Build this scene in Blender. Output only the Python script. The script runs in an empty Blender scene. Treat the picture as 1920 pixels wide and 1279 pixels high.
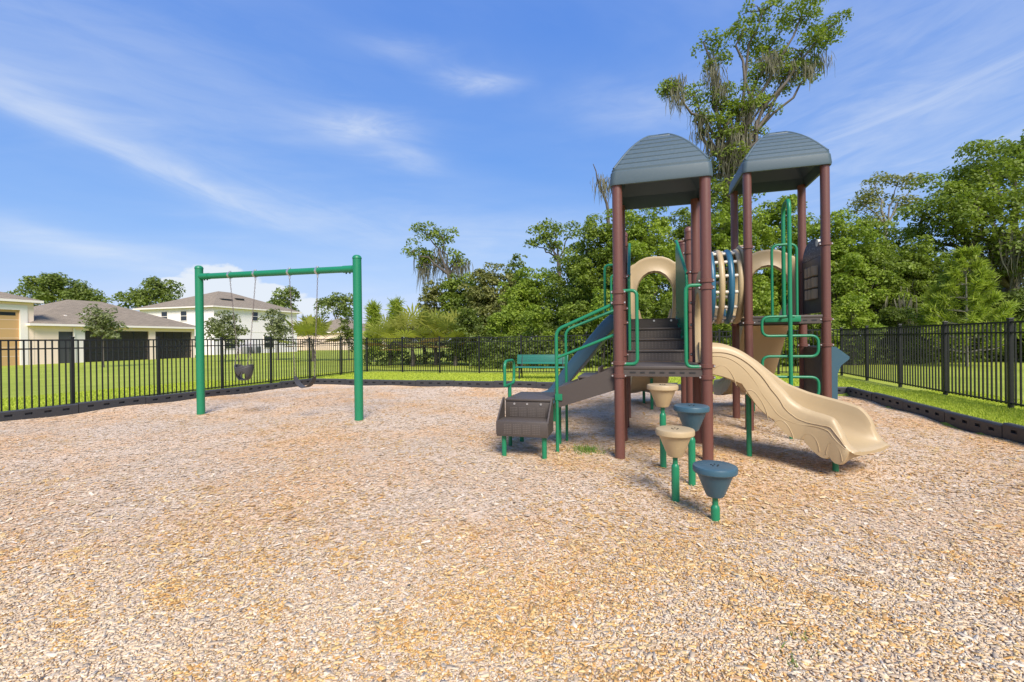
import bpy, bmesh, math, random
import numpy as np
from mathutils import Vector, Matrix
R = math.radians
random.seed(7)
scene = bpy.context.scene
col = scene.collection

# ------------------------------------------------------------------ camera
CAM_H = 1.43
F = 853.3            # focal length in photo pixels (16 mm on a 36 mm sensor)
ROLL = R(0.7)
cam_d = bpy.data.cameras.new('camera')
cam_d.lens = 16.0; cam_d.sensor_width = 36.0; cam_d.clip_start = 0.05; cam_d.clip_end = 3000
cam = bpy.data.objects.new('camera', cam_d); col.objects.link(cam)
cam.matrix_world = (Matrix.Translation((0, 0, CAM_H)) @ Matrix.Rotation(R(90 - 0.17), 4, 'X')
                    @ Matrix.Rotation(-ROLL, 4, 'Z'))
scene.camera = cam

# ------------------------------------------------------------------ sun and sky
SUN_EL = R(45); SUN_AZ = R(167)      # azimuth of the sun seen from above, clockwise from +Y (the view direction)
sun_dir = Vector((math.sin(SUN_AZ) * math.cos(SUN_EL), math.cos(SUN_AZ) * math.cos(SUN_EL), math.sin(SUN_EL)))
sd = bpy.data.lights.new('sun', 'SUN'); sd.energy = 3.8; sd.angle = R(26.0); sd.color = (1.0, 0.94, 0.85)
sun = bpy.data.objects.new('sun', sd); col.objects.link(sun)
sun.rotation_euler = (-sun_dir).to_track_quat('-Z', 'Y').to_euler(); sun.location = (0, -10, 30)

scene.view_settings.view_transform = 'Standard'
scene.view_settings.look = 'None'
scene.cycles.max_bounces = 6; scene.cycles.diffuse_bounces = 3; scene.cycles.glossy_bounces = 2; scene.cycles.transparent_max_bounces = 6
scene.view_settings.gamma = 1.0
scene.view_settings.use_curve_mapping = False
scene.view_settings.exposure = 0.54

world = bpy.data.worlds.new('World'); scene.world = world; world.use_nodes = True
wt = world.node_tree; wt.nodes.clear()

class E:                                  # tiny expression builder for shader math
    tree = None
    def __init__(s, sock): s.s = sock
    @staticmethod
    def op(o, *a):
        n = E.tree.nodes.new('ShaderNodeMath'); n.operation = o
        for i, x in enumerate(a):
            if isinstance(x, E): E.tree.links.new(x.s, n.inputs[i])
            else: n.inputs[i].default_value = x
        return E(n.outputs[0])
    def __add__(s, o): return E.op('ADD', s, o)
    def __radd__(s, o): return E.op('ADD', o, s)
    def __sub__(s, o): return E.op('SUBTRACT', s, o)
    def __rsub__(s, o): return E.op('SUBTRACT', o, s)
    def __mul__(s, o): return E.op('MULTIPLY', s, o)
    __rmul__ = __mul__
    def __truediv__(s, o): return E.op('DIVIDE', s, o)
    def clamp(s):
        r = E.op('ADD', s, 0.0); r.s.node.use_clamp = True; return r
def smooth(x, lo, hi):
    n = E.tree.nodes.new('ShaderNodeMapRange'); n.interpolation_type = 'SMOOTHSTEP'
    E.tree.links.new(x.s, n.inputs[0]); n.inputs[1].default_value = lo; n.inputs[2].default_value = hi
    return E(n.outputs[0])
def combine(x, y, z):
    n = E.tree.nodes.new('ShaderNodeCombineXYZ')
    for i, v in enumerate((x, y, z)):
        if isinstance(v, E): E.tree.links.new(v.s, n.inputs[i])
        else: n.inputs[i].default_value = v
    return n.outputs[0]
def noise(vec, scale, detail=5, rough=0.55, dist=0.0):
    n = E.tree.nodes.new('ShaderNodeTexNoise'); n.inputs['Scale'].default_value = scale
    n.inputs['Detail'].default_value = detail; n.inputs['Roughness'].default_value = rough; n.inputs['Distortion'].default_value = dist
    if vec is not None: E.tree.links.new(vec, n.inputs['Vector'])
    return E(n.outputs[0])

def build_world():
    E.tree = wt
    nd = wt.nodes; ln = wt.links
    sky = nd.new('ShaderNodeTexSky'); sky.sky_type = 'NISHITA'; sky.sun_disc = False
    sky.sun_elevation = SUN_EL; sky.sun_rotation = SUN_AZ
    sky.air_density = 1.0; sky.dust_density = 0.55; sky.ozone_density = 2.2; sky.altitude = 20
    # colour response of the camera: deeper red channel, flatter blue channel
    sc_ = nd.new('ShaderNodeSeparateColor'); ln.new(sky.outputs[0], sc_.inputs[0])
    cc_ = nd.new('ShaderNodeCombineColor')
    for k, (gain, gam) in enumerate(((.62, .96), (1.18, .62), (3.39, .25))):
        ln.new((E.op('POWER', E(sc_.outputs[k]), gam) * gain).s, cc_.inputs[k])
    tc = nd.new('ShaderNodeTexCoord'); sp = nd.new('ShaderNodeSeparateXYZ'); ln.new(tc.outputs['Generated'], sp.inputs[0])
    x, y, z = E(sp.outputs[0]), E(sp.outputs[1]), E(sp.outputs[2])
    az = E.op('ARCTAN2', x, y); el = E.op('ARCSINE', z)
    zz = E.op('MAXIMUM', z, 0.0) + 0.12
    n1 = noise(combine(x / zz * 0.55 + y / zz * 0.35, y / zz * 1.1 - x / zz * 0.5, 3.7), 0.8, 6, 0.55, 0.6)
    n2 = noise(combine(x / zz * 0.5, y / zz * 1.6, 9.1), 1.7, 7, 0.6, 0.4)
    wisp = smooth(n1, 0.50, 0.85) * 0.14 + smooth(n2, 0.52, 0.85) * 0.08
    veil = smooth(n1, 0.3, 0.75) * 0.10
    warp = noise(combine(az * 2.0, el * 5.0, 5.0), 2.5, 4, 0.55) - 0.5
    def A(px): return math.atan((px - 960) / F)
    def L(px, py):
        u = px - 960; v = (637 - py) - 0.0122 * u
        return math.atan(v / math.hypot(F, u))
    total = wisp + veil
    fibs = []
    for tl_ in (-.31, 0.0, .14):
        c, s_ = math.cos(tl_), math.sin(tl_)
        fibs.append(smooth(noise(combine((az * c + el * s_) * 3.2, (el * c - az * s_) * 17.0, 4.0 + tl_), 1.5, 5, .62, .8), .28, .74))
    # (px, py, half-length, half-height in radians, tilt, strength, texture, warp)
    for px, py, ra, re_, tilt, k, tx, wp in [
            (900, 148, .10, .022, 0.0, .62, .75, .05), (690, 243, .12, .030, 0.05, .58, .75, .06),
            (765, 298, .075, .022, -.05, .45, .7, .06), (770, 94, .12, .022, 0.0, .26, .7, .05),
            (150, 250, .26, .020, -.32, .40, .6, .05), (330, 320, .26, .022, -.34, .34, .65, .06),
            (560, 390, .28, .050, -.26, .34, .7, .07), (130, 456, .26, .024, -.10, .55, .6, .04),
            (130, 195, .22, .035, -.12, .32, .6, .06), (250, 110, .55, .16, -.1, .14, .8, .1),
            (1700, 215, .38, .085, .16, .52, .7, .08), (1800, 310, .30, .060, .10, .46, .7, .07), (1230, 205, .20, .045, -.15, .34, .6, .07),
            (1650, 60, .50, .10, .1, .22, .7, .1), (900, 450, .50, .06, -.05, .40, .6, .08), (640, 520, .55, .045, 0, .22, .5, .06)]:
        k *= .58
        a0, e0 = A(px), L(px, py); c, s = math.cos(tilt), math.sin(tilt)
        da = az - a0; de = (el - e0) + warp * wp
        p = (da * c + de * s) / ra; q = (de * c - da * s) / re_
        d = p * p + q * q
        g = E.op('POWER', 2.718, d * -1.4)
        fib = fibs[0] if tilt < -.2 else (fibs[2] if tilt > .08 else fibs[1])
        total = total + g * k * ((1 - tx * .8) + fib * tx * 1.25)
    # cumulus bank low behind the swings
    cn = noise(combine(az * 7.0, el * 12.0, 2.2), 2.4, 6, 0.6)
    cum = None
    for px, py, ra, re_ in [(415, 535, .075, .040), (490, 560, .09, .032), (570, 575, .08, .020), (350, 540, .05, .022)]:
        da = (az - A(px)) / ra; de = (el - L(px, py)) / re_
        g = 1.0 - (da * da + de * de)
        cum = g if cum is None else E.op('MAXIMUM', cum, g)
    cm = smooth(cum + (cn - .5) * 1.7, -0.05, 0.40) * 0.93
    horizon = smooth(el, 0.30, -0.02) * 0.62
    total = total + horizon * 0.08
    total = E.op('MINIMUM', E.op('MAXIMUM', total, cm), 0.93)
    mix = nd.new('ShaderNodeMixRGB'); ln.new(total.s, mix.inputs[0])
    ln.new(cc_.outputs[0], mix.inputs[1]); mix.inputs[2].default_value = (4.6, 4.95, 5.4, 1)
    bg = nd.new('ShaderNodeBackground'); bg.inputs['Strength'].default_value = 0.122
    ln.new(mix.outputs[0], bg.inputs[0])
    out = nd.new('ShaderNodeOutputWorld'); ln.new(bg.outputs[0], out.inputs[0])
build_world()

# ------------------------------------------------------------------ small helpers
def at(px, py, Y):
    """world point seen at a photo pixel at depth Y"""
    dx = px - 960; dy = py - 637
    u = dx - 0.0122 * dy; v = dy + 0.0122 * dx
    return Vector((u * Y / F, Y, CAM_H - v * Y / F))
def tag(o, label=None, cat=None, group=None, kind=None):
    if label: o['label'] = label
    if cat: o['category'] = cat
    if group: o['group'] = group
    if kind: o['kind'] = kind
    return o
def empty(name, loc, rz=0.0):
    o = bpy.data.objects.new(name, None); col.objects.link(o)
    o.location = loc; o.rotation_euler = (0, 0, rz); o.empty_display_size = .2
    return o
def link(name, me, mat=None, parent=None):
    o = bpy.data.objects.new(name, me); col.objects.link(o)
    if mat is not None and not me.materials: me.materials.append(mat)
    if parent is not None: o.parent = parent
    if name in ('moss', 'crown', 'needles', 'fronds'): o['kind'] = 'stuff'
    return o
def smoothstep(x, a, b):
    t = np.clip((x - a) / (b - a), 0, 1); return t * t * (3 - 2 * t)

def fillet(pts, rad, seg=5):
    pts = [Vector(p) for p in pts]; out = [pts[0]]
    for i in range(1, len(pts) - 1):
        p, a, b = pts[i], pts[i - 1], pts[i + 1]
        da, db = (a - p), (b - p); la, lb = da.length, db.length
        r = min(rad, la * .48, lb * .48); da.normalize(); db.normalize()
        s, e = p + da * r, p + db * r
        for k in range(seg + 1):
            t = k / seg
            out.append(s * (1 - t) ** 2 + p * 2 * t * (1 - t) + e * t * t)
    out.append(pts[-1]); return out
def catmull(pts, n=6):
    pts = [Vector(p) for p in pts]; q = [pts[0] * 2 - pts[1]] + pts + [pts[-1] * 2 - pts[-2]]; out = []
    for i in range(1, len(q) - 2):
        for k in range(n):
            t = k / n; a, b, c, d = q[i - 1], q[i], q[i + 1], q[i + 2]
            out.append(.5 * ((2 * b) + (c - a) * t + (2 * a - 5 * b + 4 * c - d) * t * t + (3 * b - a - 3 * c + d) * t ** 3))
    out.append(pts[-1]); return out

class MB:
    def __init__(s): s.v = []; s.f = []
    def add(s, vs, fs):
        o = len(s.v); s.v += [tuple(v) for v in vs]; s.f += [tuple(i + o for i in f) for f in fs]; return s
    def box(s, x0, x1, y0, y1, z0, z1, M=None):
        vs = [(x, y, z) for z in (z0, z1) for y in (y0, y1) for x in (x0, x1)]
        if M is not None: vs = [M @ Vector(v) for v in vs]
        return s.add(vs, [(0, 2, 3, 1), (4, 5, 7, 6), (0, 1, 5, 4), (2, 6, 7, 3), (0, 4, 6, 2), (1, 3, 7, 5)])
    def bbox(s, x0, x1, y0, y1, z0, z1, b=0.01, M=None):
        """box with chamfered edges"""
        bm = bmesh.new(); bmesh.ops.create_cube(bm, size=1)
        for v in bm.verts: v.co = ((x0 + x1) / 2 + v.co.x * (x1 - x0), (y0 + y1) / 2 + v.co.y * (y1 - y0), (z0 + z1) / 2 + v.co.z * (z1 - z0))
        bmesh.ops.bevel(bm, geom=list(bm.edges), offset=b, segments=2, affect='EDGES', profile=.5)
        bm.verts.index_update()
        vs = [(M @ v.co if M is not None else v.co.copy()) for v in bm.verts]; fs = [[v.index for v in f.verts] for f in bm.faces]
        bm.free(); return s.add(vs, fs)
    def prism(s, poly, d0, d1, axis='y', M=None):
        """poly = list of 2-D points extruded along an axis"""
        n = len(poly); vs = []
        for d in (d0, d1):
            for p, q in poly:
                v = {'x': (d, p, q), 'y': (p, d, q), 'z': (p, q, d)}[axis]
                vs.append(M @ Vector(v) if M is not None else v)
        fs = [tuple(range(n)), tuple(range(2 * n - 1, n - 1, -1))]
        fs += [(i, i + n, (i + 1) % n + n, (i + 1) % n) for i in range(n)]
        return s.add(vs, fs)
    def lathe(s, prof, n=24, c=(0, 0), cap=True):
        vs = []; fs = []
        for r, z in prof:
            for k in range(n):
                a = 2 * math.pi * k / n; vs.append((c[0] + r * math.cos(a), c[1] + r * math.sin(a), z))
        for i in range(len(prof) - 1):
            for k in range(n):
                k2 = (k + 1) % n; fs.append((i * n + k, i * n + k2, (i + 1) * n + k2, (i + 1) * n + k))
        if cap:
            fs.append(tuple(range(n - 1, -1, -1))); o = (len(prof) - 1) * n; fs.append(tuple(o + k for k in range(n)))
        return s.add(vs, fs)
    def tube(s, pts, r, n=10, closed=False):
        pts = [Vector(p) for p in pts]; m = len(pts)
        rs = r if isinstance(r, (list, tuple)) else [r] * m
        T = []
        for i in range(m):
            a = pts[(i - 1) % m] if (closed or i > 0) else pts[i]
            b = pts[(i + 1) % m] if (closed or i < m - 1) else pts[i]
            t = (b - a); t = t.normalized() if t.length > 1e-9 else Vector((0, 0, 1)); T.append(t)
        ref = Vector((0, 0, 1)) if abs(T[0].z) < .9 else Vector((1, 0, 0))
        u = T[0].cross(ref).normalized(); vs = []; fs = []
        for i in range(m):
            u = (u - T[i] * u.dot(T[i])); u = u.normalized() if u.length > 1e-6 else T[i].orthogonal().normalized()
            w = T[i].cross(u)
            for k in range(n):
                a = 2 * math.pi * k / n
                vs.append(pts[i] + (u * math.cos(a) + w * math.sin(a)) * rs[i])
        for i in range(m - (0 if closed else 1)):
            j = (i + 1) % m
            for k in range(n):
                k2 = (k + 1) % n; fs.append((i * n + k, i * n + k2, j * n + k2, j * n + k))
        if not closed:
            fs.append(tuple(range(n - 1, -1, -1))); fs.append(tuple((m - 1) * n + k for k in range(n)))
        return s.add(vs, fs)
    def loft(s, secs, closed_sec=True, caps=True):
        n = len(secs[0]); vs = [v for sc in secs for v in sc]; fs = []
        for i in range(len(secs) - 1):
            for k in range(n if closed_sec else n - 1):
                k2 = (k + 1) % n; fs.append((i * n + k, i * n + k2, (i + 1) * n + k2, (i + 1) * n + k))
        if caps and closed_sec:
            fs.append(tuple(range(n - 1, -1, -1))); o = (len(secs) - 1) * n; fs.append(tuple(o + k for k in range(n)))
        return s.add(vs, fs)
    def mesh(s, name='mesh', smooth_deg=None):
        me = bpy.data.meshes.new(name); me.from_pydata(s.v, [], s.f)
        bm = bmesh.new(); bm.from_mesh(me); bmesh.ops.recalc_face_normals(bm, faces=bm.faces); bm.to_mesh(me); bm.free()
        if smooth_deg is not None:
            me.polygons.foreach_set('use_smooth', [True] * len(me.polygons)); me.set_sharp_from_angle(angle=R(smooth_deg))
        me.update(); return me
    def build(s, name, mat, parent=None, smooth_deg=None):
        o = link(name, s.mesh(name, smooth_deg), mat, parent)
        if name in ('perforation', 'bolt', 'rim_slot', 'door_seam', 'grille', 'chain', 'screen_frame'): o['kind'] = 'stuff'
        return o

def mesh_np(name, verts, quads, cols=None, tris=None):
    """fast mesh from numpy; cols = one colour per face"""
    me = bpy.data.meshes.new(name)
    nf = len(quads); k = quads.shape[1]
    me.vertices.add(len(verts)); me.vertices.foreach_set('co', np.ascontiguousarray(verts, np.float32).ravel())
    me.loops.add(nf * k); me.loops.foreach_set('vertex_index', np.ascontiguousarray(quads, np.int32).ravel())
    me.polygons.add(nf); me.polygons.foreach_set('loop_start', np.arange(0, nf * k, k, dtype=np.int32))
    me.polygons.foreach_set('loop_total', np.full(nf, k, np.int32))
    me.update(calc_edges=True)
    if cols is not None:
        a = me.attributes.new('tint', 'FLOAT_COLOR', 'FACE')
        a.data.foreach_set('color', np.concatenate([cols, np.ones((nf, 1))], 1).astype(np.float32).ravel())
    return me

# ------------------------------------------------------------------ materials
def new_mat(name):
    m = bpy.data.materials.new(name); m.use_nodes = True; E.tree = m.node_tree
    return m, m.node_tree, m.node_tree.nodes['Principled BSDF']
def ramp(t, fac, stops):
    n = t.nodes.new('ShaderNodeValToRGB'); e = n.color_ramp.elements
    while len(e) < len(stops): e.new(.5)
    for i, (p, c) in enumerate(stops): e[i].position = p; e[i].color = (*c, 1)
    t.links.new(fac.s if isinstance(fac, E) else fac, n.inputs[0]); return n.outputs[0]
def mixc(t, fac, a, b, mode='MIX'):
    n = t.nodes.new('ShaderNodeMixRGB'); n.blend_type = mode
    for i, x in enumerate((fac, a, b)):
        if isinstance(x, E): t.links.new(x.s, n.inputs[i])
        elif hasattr(x, 'is_linked'): t.links.new(x, n.inputs[i])
        elif isinstance(x, (int, float)): n.inputs[i].default_value = x
        else: n.inputs[i].default_value = (*x, 1)
    return n.outputs[0]
def bump(t, b, h, strength, dist=.01):
    n = t.nodes.new('ShaderNodeBump'); n.inputs['Strength'].default_value = strength; n.inputs['Distance'].default_value = dist
    t.links.new(h.s if isinstance(h, E) else h, n.inputs['Height']); t.links.new(n.outputs[0], b.inputs['Normal'])
def paint(name, c, rough=.45, var=.12, scale=6, bmp=.15, dust=.10, dustc=(.42, .33, .23), fade=0.0, metal=0, bscale=180):
    """painted or moulded surface: tone drift, fine orange peel, dust sitting on upward faces"""
    m, t, b = new_mat(name)
    tc = t.nodes.new('ShaderNodeTexCoord'); ob = tc.outputs['Object']
    geo = t.nodes.new('ShaderNodeNewGeometry'); sp = t.nodes.new('ShaderNodeSeparateXYZ'); t.links.new(geo.outputs['Normal'], sp.inputs[0])
    n1 = noise(geo.outputs['Position'], scale, 5, .6)
    c1 = mixc(t, (n1 - .5) * 2 * var + .5, tuple(x * (1 - var * 1.6) for x in c), tuple(min(1, x * (1 + var * 1.6) + .012 * var * 8) for x in c))
    n2 = noise(geo.outputs['Position'], 31, 5, .65)
    up = smooth(E(sp.outputs[2]), .2, 1.0)
    d = (smooth(n2, .42, .78) * .7 + .3) * (up * .85 + .15) * dust
    n4 = noise(geo.outputs['Position'], 13, 9, .72, .6)
    c2 = mixc(t, smooth(n4, .60, .72) * .16, mixc(t, d, c1, dustc), tuple(min(.8, x * 1.5 + .05) for x in c))
    t.links.new(c2, b.inputs['Base Color'])
    r = (n2 - .5) * .25 + rough
    t.links.new(r.s, b.inputs['Roughness']); b.inputs['Metallic'].default_value = metal
    if bmp: bump(t, b, noise(geo.outputs['Position'], bscale, 3, .5), bmp, .002)
    return m

M = {}
M['post'] = paint('brown_powder_coat', (.132, .048, .035), .42, .10, 5, .12, .10)
M['green'] = paint('green_powder_coat', (.004, .185, .078), .38, .10, 5, .10, .05)
M['swing_green'] = paint('swing_green_paint', (.004, .185, .080), .40, .12, 4, .10, .03)
M['tan'] = paint('tan_plastic', (.455, .335, .180), .42, .09, 3, .10, .12, (.40, .30, .19))
M['blue'] = paint('blue_plastic', (.034, .092, .125), .40, .08, 4, .12, .16, (.30, .30, .28))
M['ring_blue'] = paint('teal_blue_plastic', (.020, .110, .185), .35, .08, 4, .10, .08)
M['roof'] = paint('slate_blue_plastic', (.056, .088, .107), .50, .08, 3, .15, .16, (.30, .32, .31))
M['deck'] = paint('brown_vinyl_coating', (.060, .046, .037), .55, .10, 7, .35, .22, (.26, .21, .17), bscale=90)
M['panel_grey'] = paint('charcoal_plastic', (.050, .050, .055), .5, .08, 5, .1, .10)
M['rod'] = paint('ivory_plastic', (.66, .60, .50), .4, .04, 4, .05, .08)
M['block'] = paint('khaki_plastic', (.36, .27, .18), .5, .06, 5, .1, .08)
M['bolt'] = paint('zinc_bolt', (.55, .54, .52), .35, .05, 9, 0, .05, metal=.8)
M['chain'] = paint('weathered_chain', (.20, .16, .15), .45, .35, 14, .1, .1, (.22, .10, .06), metal=.5)
M['rubber'] = paint('grey_rubber', (.040, .038, .038), .6, .12, 8, .2, .22, (.3, .27, .23))
M['fence'] = paint('black_fence_paint', (.008, .008, .0085), .38, .10, 5, .06, .03, (.2, .18, .15))
M['timber'] = paint('black_border_plastic', (.026, .027, .030), .55, .15, 4, .35, .30, (.20, .18, .16), bscale=60)
M['bench'] = paint('bench_green_coating', (.016, .190, .135), .42, .06, 6, .2, .10, bscale=120)
M['hole'] = paint('perforation_grey', (.12, .098, .082), .6, .1, 5, 0, .1)
M['black'] = paint('black_metal', (.012, .012, .012), .45, .1, 5, .1, .06)
M['bark'] = paint('bark', (.085, .066, .050), .85, .45, 5, .8, .10, (.3, .29, .26), bscale=18)
M['palebark'] = paint('pale_bark', (.27, .235, .20), .85, .35, 5, .6, .10, (.4, .4, .38), bscale=18)
M['stucco'] = paint('cream_stucco', (.88, .685, .545), .85, .03, 1.2, .5, .03, bscale=50)
M['white_stucco'] = paint('white_stucco', (.87, .79, .765), .85, .025, 1.2, .5, .03, bscale=50)
M['trim'] = paint('white_trim', (.86, .77, .70), .6, .03, 2, .1, .04)
M['tan_door'] = paint('tan_garage_door', (.56, .34, .145), .55, .03, 2, .1, .03)
M['window'] = paint('dark_window_glass', (.02, .025, .03), .08, .1, 2, 0, 0)
M['pinkgrey'] = paint('air_conditioner_grey', (.25, .25, .25), .5, .1, 5, .1, .1)
M['pebble'] = paint('speckled_blue_plastic', (.05, .07, .11), .45, .1, 3, .1, .05)

def leaf_mat(name, trans=.35, rough=.5):
    m, t, b = new_mat(name)
    a = t.nodes.new('ShaderNodeAttribute'); a.attribute_name = 'tint'
    t.links.new(a.outputs['Color'], b.inputs['Base Color']); b.inputs['Roughness'].default_value = rough
    b.inputs['Specular IOR Level'].default_value = .3
    tr = t.nodes.new('ShaderNodeBsdfTranslucent')
    g = mixc(t, .75, a.outputs['Color'], (1.25, 1.35, .55), 'MULTIPLY'); t.links.new(g, tr.inputs[0])
    mx = t.nodes.new('ShaderNodeMixShader'); mx.inputs[0].default_value = trans
    t.links.new(b.outputs[0], mx.inputs[1]); t.links.new(tr.outputs[0], mx.inputs[2])
    t.links.new(mx.outputs[0], t.nodes['Material Output'].inputs['Surface'])
    return m
M['leaf'] = leaf_mat('leaves', .40)
M['grassblade'] = leaf_mat('grass_blades', .35, .6)
M['moss'] = leaf_mat('hanging_moss', .25, .9)

def mulch_mat():
    m, t, b = new_mat('wood_chip_bed')
    geo = t.nodes.new('ShaderNodeNewGeometry'); P = geo.outputs['Position']
    def chips(scale, ang, seed):
        mp = t.nodes.new('ShaderNodeMapping'); mp.inputs['Rotation'].default_value = (0, 0, ang)
        mp.inputs['Scale'].default_value = (scale, scale * 2.3, scale); mp.inputs['Location'].default_value = (seed, seed * 2, 0)
        w = noise(P, 9, 2, .5); wv = t.nodes.new('ShaderNodeVectorMath'); wv.operation = 'MULTIPLY_ADD'
        nz = t.nodes.new('ShaderNodeTexNoise'); nz.inputs['Scale'].default_value = 16; t.links.new(P, nz.inputs['Vector'])
        t.links.new(nz.outputs['Color'], wv.inputs[0]); wv.inputs[1].default_value = (.05, .05, 0); t.links.new(P, wv.inputs[2])
        t.links.new(wv.outputs[0], mp.inputs['Vector'])
        v = t.nodes.new('ShaderNodeTexVoronoi'); v.voronoi_dimensions = '2D'; v.inputs['Scale'].default_value = 1.0
        t.links.new(mp.outputs[0], v.inputs['Vector'])
        return v
    va, vb = chips(30, .6, 1.0), chips(34, -.9, 5.0)
    sel = smooth(noise(P, 21, 2, .5), .45, .55)
    c = mixc(t, sel, va.outputs['Color'], vb.outputs['Color'])
    sp = t.nodes.new('ShaderNodeSeparateXYZ'); t.links.new(c, sp.inputs[0])
    cr = ramp(t, sp.outputs[0], [(0, (.42, .30, .195)), (.25, (.58, .43, .28)), (.5, (.68, .525, .36)), (.75, (.71, .575, .43)), (1, (.78, .67, .52))])
    patch = smooth(noise(P, .55, 5, .6), .40, .66)
    tint = ramp(t, patch, [(0, (1.0, .98, 1.0)), (1, (1.04, .82, .60))])
    c2 = mixc(t, 1.0, cr, tint, 'MULTIPLY')
    dist = mixc(t, sel, va.outputs['Distance'], vb.outputs['Distance'])
    spd = t.nodes.new('ShaderNodeSeparateXYZ'); t.links.new(dist, spd.inputs[0])
    t.links.new(c2, b.inputs['Base Color']); b.inputs['Roughness'].default_value = .85; b.inputs['Specular IOR Level'].default_value = .2
    h = E(spd.outputs[0]) * -1.0 + E(sp.outputs[1]) * .9
    bump(t, b, h, .55, .012)
    return m
M['mulch'] = mulch_mat()
def chip_mat():
    m, t, b = new_mat('wood_chips')
    a = t.nodes.new('ShaderNodeAttribute'); a.attribute_name = 'tint'
    geo = t.nodes.new('ShaderNodeNewGeometry')
    n = noise(geo.outputs['Position'], 160, 3, .6)
    c = mixc(t, (n - .5) * 1.0 + .5, tuple([.86] * 3), tuple([1.10] * 3))
    t.links.new(mixc(t, 1.0, a.outputs['Color'], c, 'MULTIPLY'), b.inputs['Base Color'])
    b.inputs['Roughness'].default_value = .8; b.inputs['Specular IOR Level'].default_value = .25
    return m
M['chip'] = chip_mat()
def lawn_mat():
    m, t, b = new_mat('lawn')
    geo = t.nodes.new('ShaderNodeNewGeometry'); P = geo.outputs['Position']
    n1 = noise(P, .35, 5, .6); n2 = noise(P, 30, 5, .7); n3 = noise(P, 3.0, 4, .6)
    n4 = noise(P, 1.1, 6, .7)
    f = n1 * .55 + n3 * .3 + n2 * .4 + (n4 - .5) * .45 - .13
    c = ramp(t, f, [(.25, (.200, .240, .030)), (.45, (.300, .350, .045)), (.62, (.370, .410, .062)), (.85, (.44, .45, .11))])
    t.links.new(c, b.inputs['Base Color']); b.inputs['Roughness'].default_value = .9; b.inputs['Specular IOR Level'].default_value = .15
    bump(t, b, n2, .8, .03)
    return m
M['lawn'] = lawn_mat()
def shingle_mat(name, c0, c1):
    m, t, b = new_mat(name)
    tc = t.nodes.new('ShaderNodeTexCoord'); br = t.nodes.new('ShaderNodeTexBrick')
    br.inputs['Scale'].default_value = 1.0; br.inputs['Brick Width'].default_value = .45; br.inputs['Row Height'].default_value = .17
    br.inputs['Mortar Size'].default_value = .012
    br.inputs['Color1'].default_value = (*c0, 1); br.inputs['Color2'].default_value = (*c1, 1); br.inputs['Mortar'].default_value = (*[x * .6 for x in c0], 1)
    t.links.new(tc.outputs['Object'], br.inputs['Vector'])
    n = noise(tc.outputs['Object'], 3, 6, .7)
    c = mixc(t, 1.0, br.outputs[0], ramp(t, n, [(.3, (.85, .85, .85)), (.7, (1.12, 1.1, 1.08))]), 'MULTIPLY')
    t.links.new(c, b.inputs['Base Color']); b.inputs['Roughness'].default_value = .9
    bump(t, b, br.outputs[1], .5, .02)
    return m
M['shingle'] = shingle_mat('asphalt_shingles', (.245, .195, .135), (.30, .24, .17))
def screen_mat():
    m, t, b = new_mat('porch_screen')
    b.inputs['Base Color'].default_value = (.015, .015, .016, 1); b.inputs['Roughness'].default_value = .6
    tr = t.nodes.new('ShaderNodeBsdfTransparent'); mx = t.nodes.new('ShaderNodeMixShader')
    n = noise(None, 5, 2, .5); f = n * .15 + .42
    t.links.new(f.s, mx.inputs[0]); t.links.new(b.outputs[0], mx.inputs[1]); t.links.new(tr.outputs[0], mx.inputs[2])
    t.links.new(mx.outputs[0], t.nodes['Material Output'].inputs['Surface'])
    return m
M['screen'] = screen_mat()
def pebble_mat():
    m, t, b = new_mat('speckled_panel')
    tc = t.nodes.new('ShaderNodeTexCoord'); v = t.nodes.new('ShaderNodeTexVoronoi'); v.inputs['Scale'].default_value = 28
    t.links.new(tc.outputs['Object'], v.inputs['Vector'])
    f = smooth(E(v.outputs['Distance']), .30, .18)
    t.links.new(mixc(t, f, (.035, .05, .085), (.22, .27, .34)), b.inputs['Base Color']); b.inputs['Roughness'].default_value = .5
    return m
M['pebble'] = pebble_mat()

# ------------------------------------------------------------------ ground heights and outlines
BL = Vector((-6.69, 15.17)); BR_ = Vector((8.04, 10.9))               # far corners of the wood-chip bed
DL = Vector((-.373, -.928)); DR = Vector((-.285, -.958))              # directions of the side borders (towards the viewer)
POLY = [BL, BR_, BR_ + DR * 22, BL + DL * 26]
NL = Vector((-DL.y, DL.x)) * -1; NL = Vector((DL.y, -DL.x))           # points out of the bed on the left
NR = Vector((-DR.y, DR.x))
DF = (BR_ - BL).normalized(); NF = Vector((-DF.y, DF.x))
def outside(x, y):
    dl = (x - BL.x) * NL.x + (y - BL.y) * NL.y
    dr = (x - BR_.x) * NR.x + (y - BR_.y) * NR.y
    df = (x - BL.x) * NF.x + (y - BL.y) * NF.y
    return dl, df, dr
def mulch_z(x, y):
    z = .022 * np.sin(x * .9 + y * .5) + .018 * np.sin(y * 1.3 - x * .6 + 1.0) + .012 * np.sin(x * 2.3 + 1.9) * np.sin(y * 2.0 + .4)
    z = z - .035 * np.exp(-((x - 1.2) ** 2 + (y - 5.6) ** 2) / .5) + .045 * np.exp(-((x - 2.3) ** 2 + (y - 5.2) ** 2) / .35)
    z = z - .05 * np.exp(-((x + 5.2) ** 2 + (y - 9.0) ** 2) / 1.5) - .05 * np.exp(-((x - 3.85) ** 2 + (y - 4.45) ** 2) / .25) - .04 * np.exp(-((x + 3.9) ** 2 + (y - 8.5) ** 2) / .8)
    return z
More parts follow.
